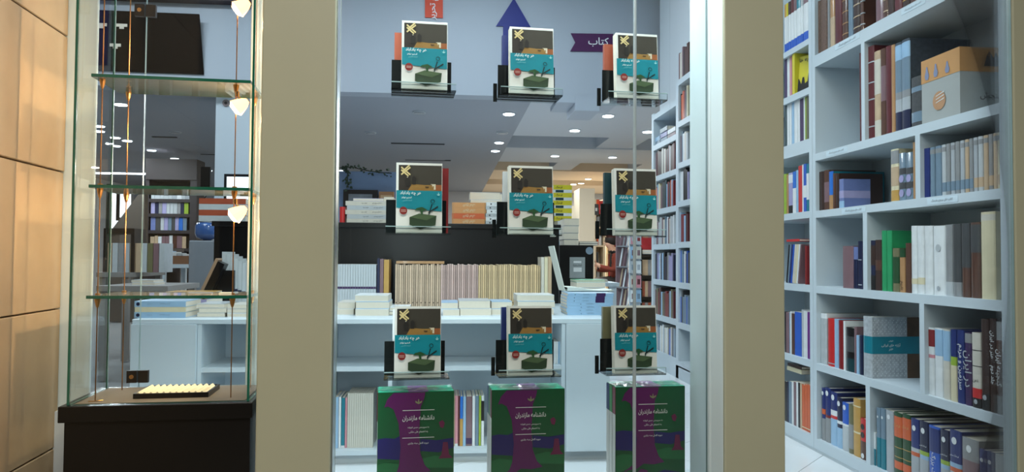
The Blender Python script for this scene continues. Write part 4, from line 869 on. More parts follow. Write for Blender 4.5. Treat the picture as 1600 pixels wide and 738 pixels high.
# black service counter behind the worktop
YK = 4.42; ZK = 1.135
xk0, xk1 = xc(333, YK), xc(873, YK)
bk_ = tag(empty('service_counter', (xk0, YK, 0)), 'long black service counter behind the rows of periodicals', 'counter')
MB().box(0, 0, 0, xk1 - xk0, .05, ZK - .03, BLACKP).build('front_panel', bk_); MB().box(0, .05, 0, .03, .6, ZK - .03, BLACKP).build('end_panel', bk_); MB().box(xk1 - xk0 - .03, .05, 0, xk1 - xk0, .6, ZK - .03, BLACKP).build('end_panel', bk_)
bevel(MB().box(-.01, -.02, ZK - .03, xk1 - xk0 + .01, .62, ZK, BLACKP).build('counter_top', bk_), .003)
GK = 'stacks on the black counter'
YS = 4.50
grydeco = lambda i: (('text', 'فرهنگ تاریخی', 'dark grey', .68, .2), ('text', 'جلد سوم', 'dark grey', .4, .12), ('logo', 'teal', .93, .3))
stack(539, 612, YS, ZK, [.027] * 5, ['off-white', 'pale grey', 'off-white', 'pale grey', 'off-white'], 'pale reference stack left of the left middle novel', GK, .2, True, grydeco, single=False)
stack(549, 597, YS + .01, ZK + .137, [.018], ['lavender'], 'pile capping the pale reference stack', GK)
stack(598, 613, YS + .01, ZK + .137, [.028], ['off-white'], 'small pile at the corner of the pale reference stack', GK)
make_book('red book standing at the left end of the black counter', .03, .15, .10, 'red', (xc(529, YS), YS, ZK), (0, 0, 0), group=GK)
ordeco = lambda i: (('text', 'تاریخ ایران', 'cream', .5, .36), ('tape', .02, .04, 'tan'), ('tape', .96, .98, 'tan'))
stack(704, 757, YS, ZK, [.034, .034, .034, .033], ['amber', 'orange', 'amber', 'amber'], 'orange stack right of the left middle novel', GK, .2, True, ordeco, single=False)
stack(758, 783, YS, ZK, [.023] * 6, ['pale grey', 'white', 'pale grey', 'white', 'pale grey', 'white'], 'white numbered stack beside the orange stack', GK, .2, True, lambda i: (('logo', 'dark grey', .3, .22), ('text', 'گلستان', 'grey', .65, .25)), single=False)
stack(733, 780, YS + .22, ZK, [.06, .06, .05, .05], ['grey', 'pale grey', 'white', 'pale grey'], 'tall pale pile behind the orange stack', GK)
stack(780, 800, YS + .2, ZK, [.07, .07, .07], ['pale grey', 'white', 'pale grey'], 'narrow pale pile behind the centre middle novel', GK)
# second, lower black unit with a round sticker
YU = 4.9; ZU = 1.017
xa, xb = xc(874, YU), xc(927, YU)
un = tag(MB().box(0, 0, 0, xb - xa, .6, ZU, BLACKP).build('black_cabinet', None, (xa, YU, 0)), 'lower black cabinet with a round silver sticker beside the counter', 'cabinet')
stc = onY(921, 392, YU); MB().prism([(.026 * math.cos(k * math.pi / 8), .026 * math.sin(k * math.pi / 8)) for k in range(16)], 0, .001, mat('silver_sticker', (120, 140, 158), .4), Matrix(((1, 0, 0, 0), (0, 0, -1, 0), (0, 1, 0, 0), (0, 0, 0, 1)))).build('round_sticker', un, (stc.x - xa, 0, stc.z))
gp = tag(empty('notice_board', (xc(890, 4.7), 4.7, ZT)), 'grey notice card with two white slips standing before the black cabinet', 'notice')
gp.location.z = onY(890, 436, 4.7).z; hgt = onY(890, 402, 4.7).z - gp.location.z; wdt = xc(915, 4.7) - xc(890, 4.7); gp.location.y = YU - .012; gp.location.x = xc(890, YU - .012)
MB().box(0, 0, 0, wdt, .01, hgt, mat('grey_card', (150, 158, 160), .6)).build('board', gp); MB().box(wdt * .25, -.001, hgt * .72, wdt * .75, 0, hgt * .82, cmat('white')).build('slip', gp); MB().box(wdt * .25, -.001, hgt * .3, wdt * .78, 0, hgt * .5, cmat('white')).build('slip', gp)
mb = MB(); add_text(mb, 'فروش ویژه', wdt / 2, hgt * .62, wdt * .6, -.0012, cmat('dark grey')); mb.build('lettering', gp)
ydeco = lambda i: (('tape', .1, .62, 'dark teal'),) if i % 2 == 0 else (('tape', .5, .95, 'olive'),)
yz = ZU
for i in range(15):
    yel = i >= 6 and i % 2 == 0; t = .030 if i < 6 else (.034 if yel else .022); c = 'yellow' if yel else ('white' if i % 2 else 'pale blue')
    a = xc(864 if i >= 6 else 871, YU + .3); b = xc(893, YU + .3)
    o = make_book('%s volume, %s from bottom of the tall yellow and white stack' % (c, ORD[i]), t, .2, b - a, c, (a, YU + .3, yz + t), (0, R(90), 0), hard=False, group=GK)
    if yel:
        mb = MB(); add_text(mb, 'فرهنگ', 0, 0, .05, 0, cmat('black')); mb.build('spine_title', o, (t / 2, -.001, (b - a) * .3), (0, R(-90), 0))
    elif i >= 6: MB().box(t * .1, -.0006, (b - a) * .12, t * .9, 0, (b - a) * .55, cmat('dark teal')).build('spine_panel', o)
    yz += t + .0004
stack(881, 904, YU + .05, ZU, [.04, .045, .05, .05], ['grey', 'grey', 'pale grey', 'grey'], 'grey pile on the black cabinet', GK)
stack(905, 934, YU + .06, ZU, [.014, .014], ['dark grey', 'grey'], 'thin boards overhanging the black cabinet', GK)

# ================================================================== SIGNS ON THE BULKHEAD
YSG = YB - .012
def sign(name, pts, th, m, label, cat='sign'):
    P = [onY(u, v, YSG) for u, v in pts]; c = P[0]
    mb = MB(); mb.prism([(p.x - c.x, p.z - c.z) for p in P], 0, th, m, Matrix(((1, 0, 0, 0), (0, 0, 1, 0), (0, 1, 0, 0), (0, 0, 0, 1))))
    return tag(mb.build(name, None, (c.x, YSG - .001, c.z)), label, cat), c
wink = mat('sign_white_ink', (226, 228, 232), .5)
sg, c0 = sign('ribbon_sign', [(892, 52), (958, 53), (958, 81), (891, 80), (899, 66)], .011, mat('sign_plum', (74, 26, 78), .5), 'plum ribbon sign reading KETAB on the blue-grey bulkhead')
p = onY(935, 66, YSG); mb = MB(); add_text(mb, 'کتاب', p.x - c0.x, p.z - c0.z, .21, -.003, wink); mb.build('lettering', sg)
sg['label'] = 'plum swallowtail ribbon sign with white Persian lettering on the bulkhead'
sg, c0 = sign('ribbon_sign', [(664, -60), (664, 27), (692, 28), (692, -60)], .011, mat('sign_orange', (206, 66, 34), .5), 'orange vertical ribbon sign above the left top novel')
p = onY(678, 2, YSG); mb = MB(); add_text(mb, 'لوازم تحریر', p.x - c0.x, p.z - c0.z - .02, .34, -.003, wink, vertical=-1); mb.build('lettering', sg)
sign('arrow_sign', [(803, -3), (775, 41), (786, 41), (786, 150 - 20), (815, 132), (815, 42), (829, 42)], .011, mat('sign_blue', (16, 32, 120), .5), 'tall blue upward arrow sign behind the centre top novel')
sign('pointed_sign', [(1066, 46), (1092, 18), (1092, 47)], .011, mat('sign_dark', (46, 38, 52), .5), 'dark pointed sign tip at the right end of the bulkhead')
# black board tilted forward on the left part of the bulkhead
P = [onY(142, 15, YB - .12), onY(311, 22, YB - .12), onY(318, 116, YB - .02), onY(153, 110, YB - .02)]
c = P[3]; mb = MB(); bm = mat('black_board', (14, 10, 10), .95, spec=.08)
B = [q + Vector((0, .018, 0)) for q in P]
for f in ((P[3], P[2], P[1], P[0]), (B[0], B[1], B[2], B[3]), (P[0], P[1], B[1], B[0]), (P[1], P[2], B[2], B[1]), (P[2], P[3], B[3], B[2]), (P[3], P[0], B[0], B[3])): mb.poly([q - c for q in f], bm)
bo = tag(mb.build('black_board', None, c), 'large black board with white foam stickers above the showcase shelves', 'board')
for (u, v) in ((158, 38), (190, 39), (180, 70)):
    k = (v - 18) / 95; q = onY(u, v, YB - .12 + .1 * k - .012) - c
    MB().box(-.05, 0, -.016, .05, .006, .012, mat('foam_white', (214, 204, 188), .7)).box(-.02, 0, -.036, .02, .006, -.016, mat('foam_white')).build('foam_sticker', bo, q)

# ================================================================== CEILING LIGHTS OF THE LOW CEILING
GLOW = mat('downlight_glow', (240, 247, 255), emit=14); GLOWW = mat('downlight_glow_warm', (255, 236, 208), emit=12); OFFM = mat('downlight_off', (150, 156, 164), .3)
RING = mat('downlight_ring', (196, 202, 208), .4)
rg = MB(); nseg = 16
rg.tube([(0, 0, 0), (0, 0, -.012)], .075, RING, nseg); RINGM = rg.mesh('trim_ring')
def disc(m):
    mb = MB(); mb.tube([(0, 0, -.0125), (0, 0, -.019)], .060, m, nseg); return mb.mesh('diffuser')
DI = {'on': disc(GLOW), 'warm': disc(GLOWW), 'off': disc(OFFM)}
def downlight(u, v, st='on', e=13, zc=ZC, lab=None):
    p = onZ(u, v, zc); p.z = zc
    o = tag(empty('ceiling_downlight', p), lab or 'downlight', 'downlight', 'downlights of the low ceiling')
    put('trim_ring', RINGM, o); put('diffuser', DI[st], o)
    if st != 'off':
        l = bpy.data.lights.new('downlight', 'AREA'); l.shape = 'DISK'; l.size = .12; l.energy = e; l.color = (1, .88, .74) if st == 'warm' else (.86, .94, 1)
        lo = bpy.data.objects.new('downlight', l); COLL.objects.link(lo); lo.parent = o; lo.location = (0, 0, -.024)
    return o
for (u, v, st, lab) in [(795, 177, 'on', 'bright round downlight just below the centre top novel'), (950, 180, 'on', 'bright round downlight just below the right top novel'), (898, 203, 'on', 'round downlight on the first ceiling beam, between the novel columns'),
                    (1012, 205, 'on', 'round downlight beside the far bookcase end'), (780, 222, 'on', 'round downlight, second of the pair above the centre middle novel'), (774, 235, 'on', 'round downlight, lowest of the pair above the centre middle novel'),
                    (785, 207, 'off', 'switched-off downlight above the pair near the centre column'), (867, 243, 'on', 'round downlight on the second ceiling beam at its left'), (957, 245, 'on', 'round downlight on the second ceiling beam at its right'),
                    (655, 175, 'off', 'unlit downlight on the plain grey ceiling below left top novel'), (919, 279, 'warm', 'warm downlight highest of the far cluster by the yellow stack'), (908, 286, 'warm', 'warm downlight middle of the far cluster by the yellow stack'), (896, 287.5, 'warm', 'warm downlight leftmost of the far cluster by the yellow stack'),
                    (532, 266, 'on', 'small downlight far back beside the hanging vine'), (579, 207, 'off', 'small unlit downlight at the left of the plain grey ceiling'),
                    (189, 162, 'on', 'large bright downlight highest in the view through the showcase'), (155, 196, 'on', 'upper downlight of the pair beside the left showcase wire'), (155, 204, 'on', 'lower downlight of the pair beside the left showcase wire'),
                    (180, 214, 'on', 'downlight left of the brass rear wire, upper'), (199, 219, 'on', 'downlight right on the brass rear wire'), (181, 227, 'on', 'downlight left of the brass rear wire, lower'), (237, 234, 'on', 'downlight alone above the dark bookcase, middle of showcase view'),
                    (273, 247, 'on', 'downlight above the dark bookcase right corner'), (251, 264, 'on', 'small downlight just over the dark bookcase'), (326, 266, 'on', 'small downlight beside the white column in showcase view'), (274, 206, 'off', 'dim downlight in the middle of the showcase view')]:
    zc = ZC
    p = onZ(u, v, ZC)
    if p.x > .86 and (9.55 < p.y < 10.6 or 12.2 < p.y < 13.4): zc = ZC + .2
    downlight(u, v, st, (20 if u > 770 else 12) if st == 'on' else 120, zc, lab)
pl = onZ(168, 269, ZC); ft = tag(MB().box(-.9, -.1, -.03, .9, .1, 0, mat('tube_glow', (240, 246, 255), emit=6)).build('tube_light', None, (pl.x, pl.y, ZC)), 'bright rectangular ceiling light far back at the left showcase wire', 'light')
MB().box(-.93, -.13, -.02, .93, .13, -.001, RING).build('housing', ft)
def vent(u0, v0, u1, v1, lab):
    a = onZ(u0, v0, ZC); b = onZ(u1, v1, ZC); wd = b.x - a.x; d = abs(a.y - onZ(u0, v1, ZC).y) + .05
    t = tag(empty('ceiling_vent', (a.x, a.y, ZC)), lab, 'vent'); dk = mat('vent_slot', (58, 60, 64), .7)
    MB().box(0, 0, -.012, wd, .05, 0, dk).build('slot', t); MB().box(.1, d, -.012, wd + .1, d + .05, 0, dk).build('slot', t); MB().box(0, .05, -.006, wd, d, 0, CEIL).build('grille', t)
vent(611, 223, 695, 248, 'flat square ceiling vent with dark slots above the left middle novel')
vent(237, 213, 330, 238, 'long dark slot ceiling vent in the showcase view')

# ================================================================== FAR INTERIOR SEEN THROUGH THE SHOWCASE
# dark bookcase
YF = 11.5
xa, xb = onY(226, 380, YF).x, onY(306, 380, YF).x
DK = mat('dark_stained_wood', (48, 42, 44), .5)
db = tag(empty('dark_bookcase', (xa, YF, 0)), 'dark wooden bookcase with three rows of books, seen through the showcase', 'bookcase')
wd = xb - xa; zt = onY(260, 281, YF).z
zrows = [onY(260, v, YF).z for v in (311, 334, 360, 388, 420)]
MB().box(0, 0, 0, .05, .35, zt, DK).build('side', db); MB().box(wd - .1, 0, 0, wd, .35, zt, DK).build('side', db); MB().box(.05, .33, 0, wd - .1, .35, zt, DK).build('back', db)
MB().box(0.0, -.02, zt, wd, .35, zt + .32, DK).build('pelmet', db)
for z in zrows: MB().box(.05, 0, z - .05, wd - .1, .33, z, DK).build('shelf', db)
pools2 = [['white', 'pale grey', 'silver'], ['lime green', 'lavender', 'grey', 'pale grey', 'dark navy', 'pale blue', 'grey-blue'], ['lavender', 'grey-blue', 'bright blue', 'periwinkle blue', 'pale grey', 'dark grey'], ['brown', 'pale blue', 'mauve', 'beige', 'white']]
for r in range(4):
    x = .07; i = 0; hh = [.06, .21, .22, .2][r]
    while x < wd - .17 and i < 18:
        t = rnd.uniform(.045, .075); cc = rnd.choice(pools2[r])
        make_book('tiny %s book, %s from left on %s row of dark bookcase' % (cc, ORD[i], ['top', 'second', 'third', 'fourth'][r]), t, .18, hh * rnd.uniform(.88, 1), cc, (xa + x, YF + .03, zrows[r]), (0, 0, 0), hard=False, single=True, group='books in the dark bookcase'); x += t + .004; i += 1
# lit panels and the stair flank
Yw = 14.0
for i, (u0, u1, v0, v1) in enumerate(((171, 185, 293, 357), (187, 203, 297, 340))):
    a = onY(u0, v1, Yw); b = onY(u1, v0, Yw)
    wq = struct(MB().box(0, 0, 0, b.x - a.x, .05, b.z - a.z, mat('lit_window', (236, 244, 250), emit=1.6)).build('window_%d' % (4 + i), None, a)); MB().box(-.06, -.02, -.06, 0, .06, b.z - a.z + .06, DARKM).build('window_frame', wq)
Yst = 10.5
pts = [(172, 362), (226, 291), (226, 420), (172, 420)]
PP = [onY(u, v, Yst) for u, v in pts]; c = PP[3].copy(); c.z = 0
mb = MB(); prof = [(PP[0].x - c.x, PP[0].z), (PP[1].x - c.x, PP[1].z), (PP[2].x - c.x, 0), (PP[3].x - c.x, 0)]
mb.prism(prof, 0, .12, mat('stair_flank_grey', (92, 84, 76), .7), Matrix(((1, 0, 0, 0), (0, 0, 1, 0), (0, 1, 0, 0), (0, 0, 0, 1))))
tag(mb.build('stair_flank', None, (c.x, Yst, 0)), 'grey-brown sloping stair flank left of the dark bookcase', 'stairs')
def table(name, u0, u1, v, Y, d, m, label, th=.04, top2=None):
    a = onY(u0, v, Y); b = onY(u1, v, Y); t = tag(empty(name, (a.x, Y, 0)), label, 'table'); w_ = b.x - a.x
    MB().box(0, 0, a.z - th, w_, d, a.z, m).build('table_top', t)
    for (x, y) in ((.02, .02), (w_ - .07, .02), (.02, d - .07), (w_ - .07, d - .07)): MB().box(x, y, 0, x + .05, y + .05, a.z - th, m).build('leg', t)
    return a.z, a.x, b.x
GREYT = mat('grey_table', (128, 126, 124), .6)
z, x0, x1 = table('display_table', 150, 203, 426, 6.6, .8, GREYT, 'grey display table with a row of books at the left showcase wires')
for i in range(10):
    cc = rnd.choice(['beige', 'grey', 'mauve', 'pale grey', 'olive'])
    make_book('dull %s book, %s from left on the left grey table' % (cc, ORD[i]), .045, .2, .26, cc, (x0 + .03 + i * .05, 6.72, z), (0, 0, 0), hard=False, single=True, group='books on the left table')
tag(MB().box(0, 0, 0, x1 - x0 - .02, .25, .05, DARKM).box(0, .0, -.34, .03, .25, 0, DARKM).box(x1 - x0 - .05, 0, -.34, x1 - x0 - .02, .25, 0, DARKM).build('table_riser', None, (x0 + .01, 6.70, z + .34)), 'dark riser shelf over the books on the left grey table', 'riser')
z, x0, x1 = table('display_table', 150, 262, 447, 5.6, .7, GREYT, 'long grey table in front, just above the lowest glass shelf')
stack(205, 240, 5.75, z, [.02, .02], ['white', 'pale grey'], 'loose papers pile on the long grey table', 'papers on the long grey table')
for i in range(6):
    make_book('dull grey book, %s from left under the long grey table' % ORD[i], .05, .2, .24, 'mauve', (x0 + .55 + i * .055, 5.7, .1 + .0), (0, 0, 0), hard=False, single=True, group='books under the long table')
tag(MB().box(0, 0, 0, .5, .4, .02, GREYT).box(0, 0, -.08, .03, .4, 0, GREYT).box(.47, 0, -.08, .5, .4, 0, GREYT).build('low_bench', None, (x0 + .5, 5.66, .08)), 'low grey bench holding books under the long table', 'bench')
z, x0, x1 = table('display_table', 246, 306, 413, 8.0, .7, LAM, 'white table with shallow book trays left of the leaning board')
for i, (cc, m_) in enumerate((('brown', (124, 84, 58)), ('tan', (160, 130, 90)))):
    t = tag(empty('book_tray', (x0 + .03 + i * .30, 8.05, z)), '%s shallow tray of booklets on the white table' % cc, 'tray'); mm = mat('tray_' + cc, m_, .6)
    MB().box(0, 0, 0, .27, .02, .09, mm).box(0, .2, 0, .27, .22, .09, mm).box(0, .02, 0, .02, .2, .09, mm).box(.25, .02, 0, .27, .2, .09, mm).box(.02, .02, 0, .25, .2, .01, mm).build('tray_body', t)
    for k in range(4): MB().box(.03 + k * .055, .04, .01, .075 + k * .055, .19, .14 - .01 * k, cmat(['pale blue', 'white', 'pale grey', 'white'][k])).build('booklet', t)
z, x0, x1 = table('dark_display_table', 214, 258, 388, 8.6, .6, DK, 'dark display table with white papers below the stair flank')
stack(215, 236, 8.65, z, [.015, .015], ['white', 'white'], 'white papers pile on the dark table', 'papers on the dark table')
MB().box(0, 0, .1, x1 - x0, .03, z - .04, DK).build('apron', bpy.data.objects['dark_display_table'])
# leaning framed board on the worktop
lb_ = tag(empty('leaning_board', (xc(300, 3.95), 3.95, ZT)), 'dark board with a pale wooden edge leaning on the worktop', 'board')
MB().box(0, 0, 0, .016, .28, .29, mat('pale_wood', (150, 122, 98), .5)).build('edge', lb_, (0, 0, .0), (0, R(24), 0))
MB().box(0.016, 0, .004, .055, .28, .28, BLACKP).build('panel', lb_, (0, 0, .0), (0, R(24), 0))
MB().box(.09, .05, 0, .20, .2, .2, BLACKP).build('stand', lb_)
# water dispenser behind it
wx = xc(319, 6.55); zb_ = onY(319, 371, 6.55).z
wd_ = tag(empty('water_dispenser', (wx, 6.6, 0)), 'grey water dispenser with a blue bottle left of the black counter', 'dispenser')
bevel(MB().box(-.11, -.13, 0, .11, .15, zb_ - .03, mat('dispenser_grey', (120, 126, 134), .5)).build('body', wd_), .01)
smooth(MB().tube([(0, 0, zb_ - .04), (0, 0, zb_ - .02), (0, 0, zb_ + .0), (0, 0, zb_ + .03), (0, 0, zb_ + .1), (0, 0, zb_ + .13)], [.03, .04, .09, .10, .10, .08], mat('blue_bottle', (50, 84, 140), .15, coat=.6), 20).build('bottle', wd_))
# striped volumes and monitor on the black counter
stp = mat('stripe', (190, 60, 56), .5)
for i in range(4):
    a = xc(311, YK + .06); b = xc(384, YK + .06); t = .034
    make_book('%s large-format volume, %s of the red and white striped pile' % (['white', 'red', 'white', 'red'][i], ['lowest', 'second', 'third', 'topmost'][i]), t, .25, b - a, ['pale grey', 'rust', 'pale grey', 'rust'][i], (a, YK + .03, ZK + t + i * .0345), (0, R(90), 0), hard=False, group=GK)
mo = tag(empty('monitor', (xc(347, 4.78), 4.78, ZK)), 'computer monitor with a bright white screen on the black counter', 'monitor'); zA, zB = onY(360, 319, 4.78).z - ZK, onY(360, 272, 4.78).z - ZK
MB().box(0, 0, zA - .02, .46, .04, zB, mat('monitor_shell', (22, 22, 26), .4)).build('shell', mo); MB().box(.018, -.002, zA, .442, 0, zB - .018, mat('screen_glow', (232, 240, 250), emit=1.3)).build('screen', mo)
MB().box(.03, -.003, zA + .01, .09, -.002, zA + .03, cmat('navy')).build('screen_icon', mo)
MB().box(.2, .01, .012, .26, .035, zA, DARKM).box(.12, -.06, 0, .34, .12, .012, DARKM).build('stand', mo)
# dark cabinet of the left hall behind the dispenser
ph = onY(331, 283, 7.3); wp = tag(empty('wall_phone', (ph.x - .11, 7.31, ph.z)), 'black wall phone with a coiled cord on the white column', 'phone')
MB().box(0, 0, -.09, .09, .04, .14, BLACKP).build('handset', wp); MB().tube([(.05, .01, -.09), (.07, .0, -.13), (.04, 0, -.17), (.06, 0, -.22), (.03, 0, -.26)], .006, BLACKP, 6).build('cord', wp)
sd = onY(353, 161, 7.34); sdo = tag(MB().tube([(0, 0, 0), (0, -.012, 0)], .035, mat('sensor_grey', (120, 108, 110), .4), 14).build('sensor', None, (sd.x, 7.35, sd.z)), 'small round sensor high on the white column', 'sensor')
MB().tube([(0, -.012, 0), (0, -.016, 0)], .015, DARKM, 10).build('lens', sdo)

# ================================================================== FAR INTERIOR RIGHT OF THE COUNTER
# hanging vine and framed picture at the back left of the window
va = onY(533, 263, 8.4)
vm = mat('vine_stem', (40, 44, 30), .7); vl = mat('vine_leaf', (34, 52, 34), .6, var=.3)
vn = tag(empty('hanging_vine', va), 'dark trailing vine running along and down the far wall beside the pillar', 'vine')
path = [onY(u, v, 8.4) - va for u, v in ((526, 263), (541, 261), (553, 262), (566, 265), (580, 268), (596, 270), (612, 271))]; path2 = [onY(u, v, 8.4) - va for u, v in ((541, 261), (543, 272), (543, 284), (544, 293))]
MB().tube(path, .006, vm, 5).tube(path2, .006, vm, 5).build('stem', vn)
for pth, n_ in ((path, 46), (path2, 34)):
    for k in range(n_):
        f_ = k / n_ * (len(pth) - 1); i_ = int(f_); q = pth[i_].lerp(pth[i_ + 1], f_ - i_) + Vector((rnd.uniform(-.03, .03), rnd.uniform(-.03, .03), rnd.uniform(-.03, .03)))
        e = .035 * rnd.uniform(.6, 1.2); an = rnd.uniform(0, 6.3)
        dx = Vector((math.cos(an), rnd.uniform(-.4, .4), math.sin(an))).normalized(); dy = dx.orthogonal().normalized() * .5
        MB().poly([q, q + (dx * .5 + dy) * e, q + dx * e * 1.1, q + (dx * .5 - dy) * e], vl).build('leaf', vn)
# wall panel the vine clings to
struct(MB().box(onY(470, 300, 8.46).x, 8.46, 0, onY(622, 300, 8.46).x, 8.56, onY(560, 268, 8.46).z, mat('blue_grey_partition', (104, 122, 150), .7)).build('wall_partition'))
pf = onY(536, 311, 8.40); pq = onY(590, 297, 8.40)
fr2 = tag(MB().box(0, 0, -.35, pq.x - pf.x, .04, pq.z - pf.z, DARKM).build('picture_frame', None, (pf.x, 8.41, pf.z)), 'dark framed picture on the partition behind the pale reference stack', 'picture')
MB().box(.06, -.004, -.3, pq.x - pf.x - .06, 0, pq.z - pf.z - .05, mat('picture_grey', (96, 100, 104), .5, var=.5, scale=8)).build('print', fr2)
tag(MB().box(0, 0, -.3, .17, .08, .09, mat('kraft', (140, 100, 66), .7)).box(.02, -.004, -.1, .15, 0, .05, mat('kraft_label', (170, 140, 104), .7)).build('kraft_box', None, (onY(591, 311, 8.3).x, 8.37, onY(591, 311, 8.3).z)), 'brown kraft box beside the framed picture on the partition', 'box')
# white desk right of the black cabinet
zD, xd0, xd1 = table('desk', 905, 968, 442, 5.7, .7, LAM, 'white desk with slim legs to the right of the black cabinet', .03)
stack(912, 950, 5.8, zD, [.012, .012], ['grey', 'dark grey'], 'papers pile on the white desk', 'papers on the white desk')
# warm lit shelves at the back right
WOOD = mat('cream_shelving', (232, 214, 184), .6)
def back_shelf(u0, u1, v0, Y, label, pal_, n_):
    a = onY(u0, 400, Y).x; b = onY(u1, 400, Y).x; zt = onY(u0, v0, Y).z
    fb = MB(); t = tag(empty('cream_shelf', (a, Y, 0)), label, 'shelf'); w_ = b - a
    MB().box(0, 0, 0, .04, .4, zt, WOOD).build('side', t); MB().box(w_ - .04, 0, 0, w_, .4, zt, WOOD).build('side', t); MB().box(.04, .37, 0, w_ - .04, .4, zt, WOOD).build('back', t)
    for k in range(6):
        z = .1 + k * (zt - .1) / 5.5; MB().box(.04, 0, z - .03, w_ - .04, .37, z, WOOD).build('board', t)
        x = .06; i = 0
        while x < w_ - .12 and i < n_:
            tt = rnd.uniform(.03, .06); cc = rnd.choice(pal_)
            hh = rnd.uniform(.16, .24); fb.box(x, .04, z, x + tt, .19, z + hh, cmat(cc)); x += tt + rnd.choice([.002, .002, .06]); i += 1
    fb.build('books', t)['kind'] = 'stuff'
back_shelf(928, 946, 311, 13.6, 'left warm back shelf with scattered books', ['dark grey', 'white', 'yellow', 'grey', 'cream', 'orange'], 8)
back_shelf(947, 976, 318, 14.2, 'right warm back shelf with red and blue books', ['red', 'blue', 'dark navy', 'yellow', 'white', 'pale blue', 'dark red'], 12)
for i, (u0, u1, v0, v1, cc, lab) in enumerate(((928, 935.5, 319, 336, 'dark grey', 'grey poster with a pale square pinned on the warm back shelf'), (936, 942, 314, 335, 'red', 'red poster with white loops pinned on the warm back shelf'))):
    a = onY(u0, v1, 13.585); b = onY(u1, v0, 13.585)
    po = tag(MB().box(0, 0, 0, b.x - a.x, .01, b.z - a.z, cmat(cc)).build('poster', None, a), lab, 'poster'); w_ = b.x - a.x; h_ = b.z - a.z
    MB().box(w_ * .3, -.003, h_ * .35, w_ * .7, 0, h_ * .65, cmat('white')).build('poster_print', po)
# side shelf with books behind the tall stacks
back_shelf(893, 904, 322, 12.6, 'narrow warm shelf with books beside the cream column', ['brown', 'dark red', 'grey', 'black', 'beige'], 4)
# racks
RK = mat('rack_wire', (150, 152, 156), .4, metal=.6)
Yr = 6.9
ra = onY(967, 400, Yr).x; rb = onY(985, 400, Yr).x
mr = tag(empty('magazine_rack', (ra, Yr, 0)), 'slanted magazine rack full of pale magazines in front of the seated person', 'rack')
MB().box(0, .1, 0, rb - ra, .14, 1.2, mat('rack_mauve', (120, 96, 100), .6)).build('back_panel', mr)
for r in range(4):
    z = .45 + r * .2
    MB().box(0, -.02, z - .012, rb - ra, .1, z, RK).build('ledge', mr)
    for k in range(3): MB().box(.004 + k * .034, 0, 0, .016 + k * .034, .012, .19, cmat(['pale grey', 'beige', 'white', 'mauve', 'grey'][(r + k) % 5])).build('magazine', mr, (0, .0, z), (R(-12), R(12), 0))
ra = onY(986, 400, Yr - .3).x; rb = onY(1003, 400, Yr - .3).x
cr_ = tag(empty('card_rack', (ra, Yr - .3, 0)), 'white card rack with rows of picture cards beside the far bookcase', 'rack')
MB().box(0, .05, 0, rb - ra, .08, 1.18, LAM).build('back_panel', cr_); MB().box(-.02, .0, 0, rb - ra + .02, .25, .03, LAM).build('base', cr_)
for r in range(5):
    z = .52 + r * .135
    MB().box(0, .0, z - .008, rb - ra, .05, z, RK).build('ledge', cr_)
    for k in range(2):
        MB().box(.003 + k * .052, .02, z, .05 + k * .052, .024, z + .115, cmat(['white', 'pale blue', 'off-white', 'pink', 'pale grey'][(r * 2 + k) % 5])).build('card', cr_)
        MB().box(.013 + k * .052, .0185, z + .03, .04 + k * .052, .02, z + .08, cmat(['mauve', 'dark red', 'grey-blue', 'maroon', 'silver'][(r + k * 2) % 5])).build('card_picture', cr_)
# red unit and black shelf at the end of the far bookcase
Yq = 8.6; a = onY(1001, 400, Yq).x; b = onY(1030, 400, Yq).x
bs = tag(empty('black_shelf', (a, Yq, 0)), 'black shelf unit under a red panel beyond the far bookcase', 'shelf')
MB().box(0, .3, 0, b - a, .34, 1.25, BLACKP).build('back', bs); MB().box(0, 0, 0, .02, .3, 1.05, BLACKP).build('side', bs)
MB().box(0, .26, 1.0, b - a, .3, 1.30, mat('red_panel', (150, 26, 34), .5)).build('red_panel', bs)
for k, z in enumerate((.2, .46, .72, .98)):
    MB().box(.02, 0, z - .04, b - a, .3, z, BLACKP).build('board', bs)
    if k < 3:
        for i in range(5): make_book('pale brown book, %s from left on %s board of black shelf' % (ORD[i], ['lowest', 'middle', 'upper'][k]), .036, .18, .19, rnd.choice(['beige', 'mauve', 'grey', 'rust']), (a + .025 + i * .038, Yq + .03, z), (0, 0, 0), hard=False, single=True, group='books on the black shelf')
stack(1003, 1020, Yq + .02, .98, [.03, .02], ['pale blue', 'white'], 'small pile on top of the black shelf', 'pile on the black shelf')

# ================================================================== SEATED PERSON
YP_ = 12.6
pp = onY(952, 379, YP_); hx, hz = pp.x, pp.z
def skin_mesh(verts, edges, radii, root=0, sub=2):
    me = bpy.data.meshes.new('skin'); me.from_pydata(verts, edges, []); o = bpy.data.objects.new('tmp', me); COLL.objects.link(o)
    md = o.modifiers.new('s', 'SKIN'); md.use_smooth_shade = True
    for i, rr in enumerate(radii):
        sv = me.skin_vertices[0].data[i]; sv.radius = rr if isinstance(rr, tuple) else (rr, rr); sv.use_root = (i == root)
    ss = o.modifiers.new('d', 'SUBSURF'); ss.levels = sub; ss.render_levels = sub
    bpy.context.view_layer.update()
    ev = o.evaluated_get(bpy.context.evaluated_depsgraph_get()); m2 = bpy.data.meshes.new_from_object(ev)
    bpy.data.objects.remove(o); return m2
SKN = mat('skin', (206, 160, 136), .55); CLO = mat('rust_coat', (134, 58, 44), .8); BLK = mat('black_vest', (30, 26, 28), .8); TRO = mat('dark_trousers', (56, 52, 50), .8); HAIR = mat('dark_hair', (34, 26, 24), .7)
sz = .46   # seat height; facing -X (left in the photo)
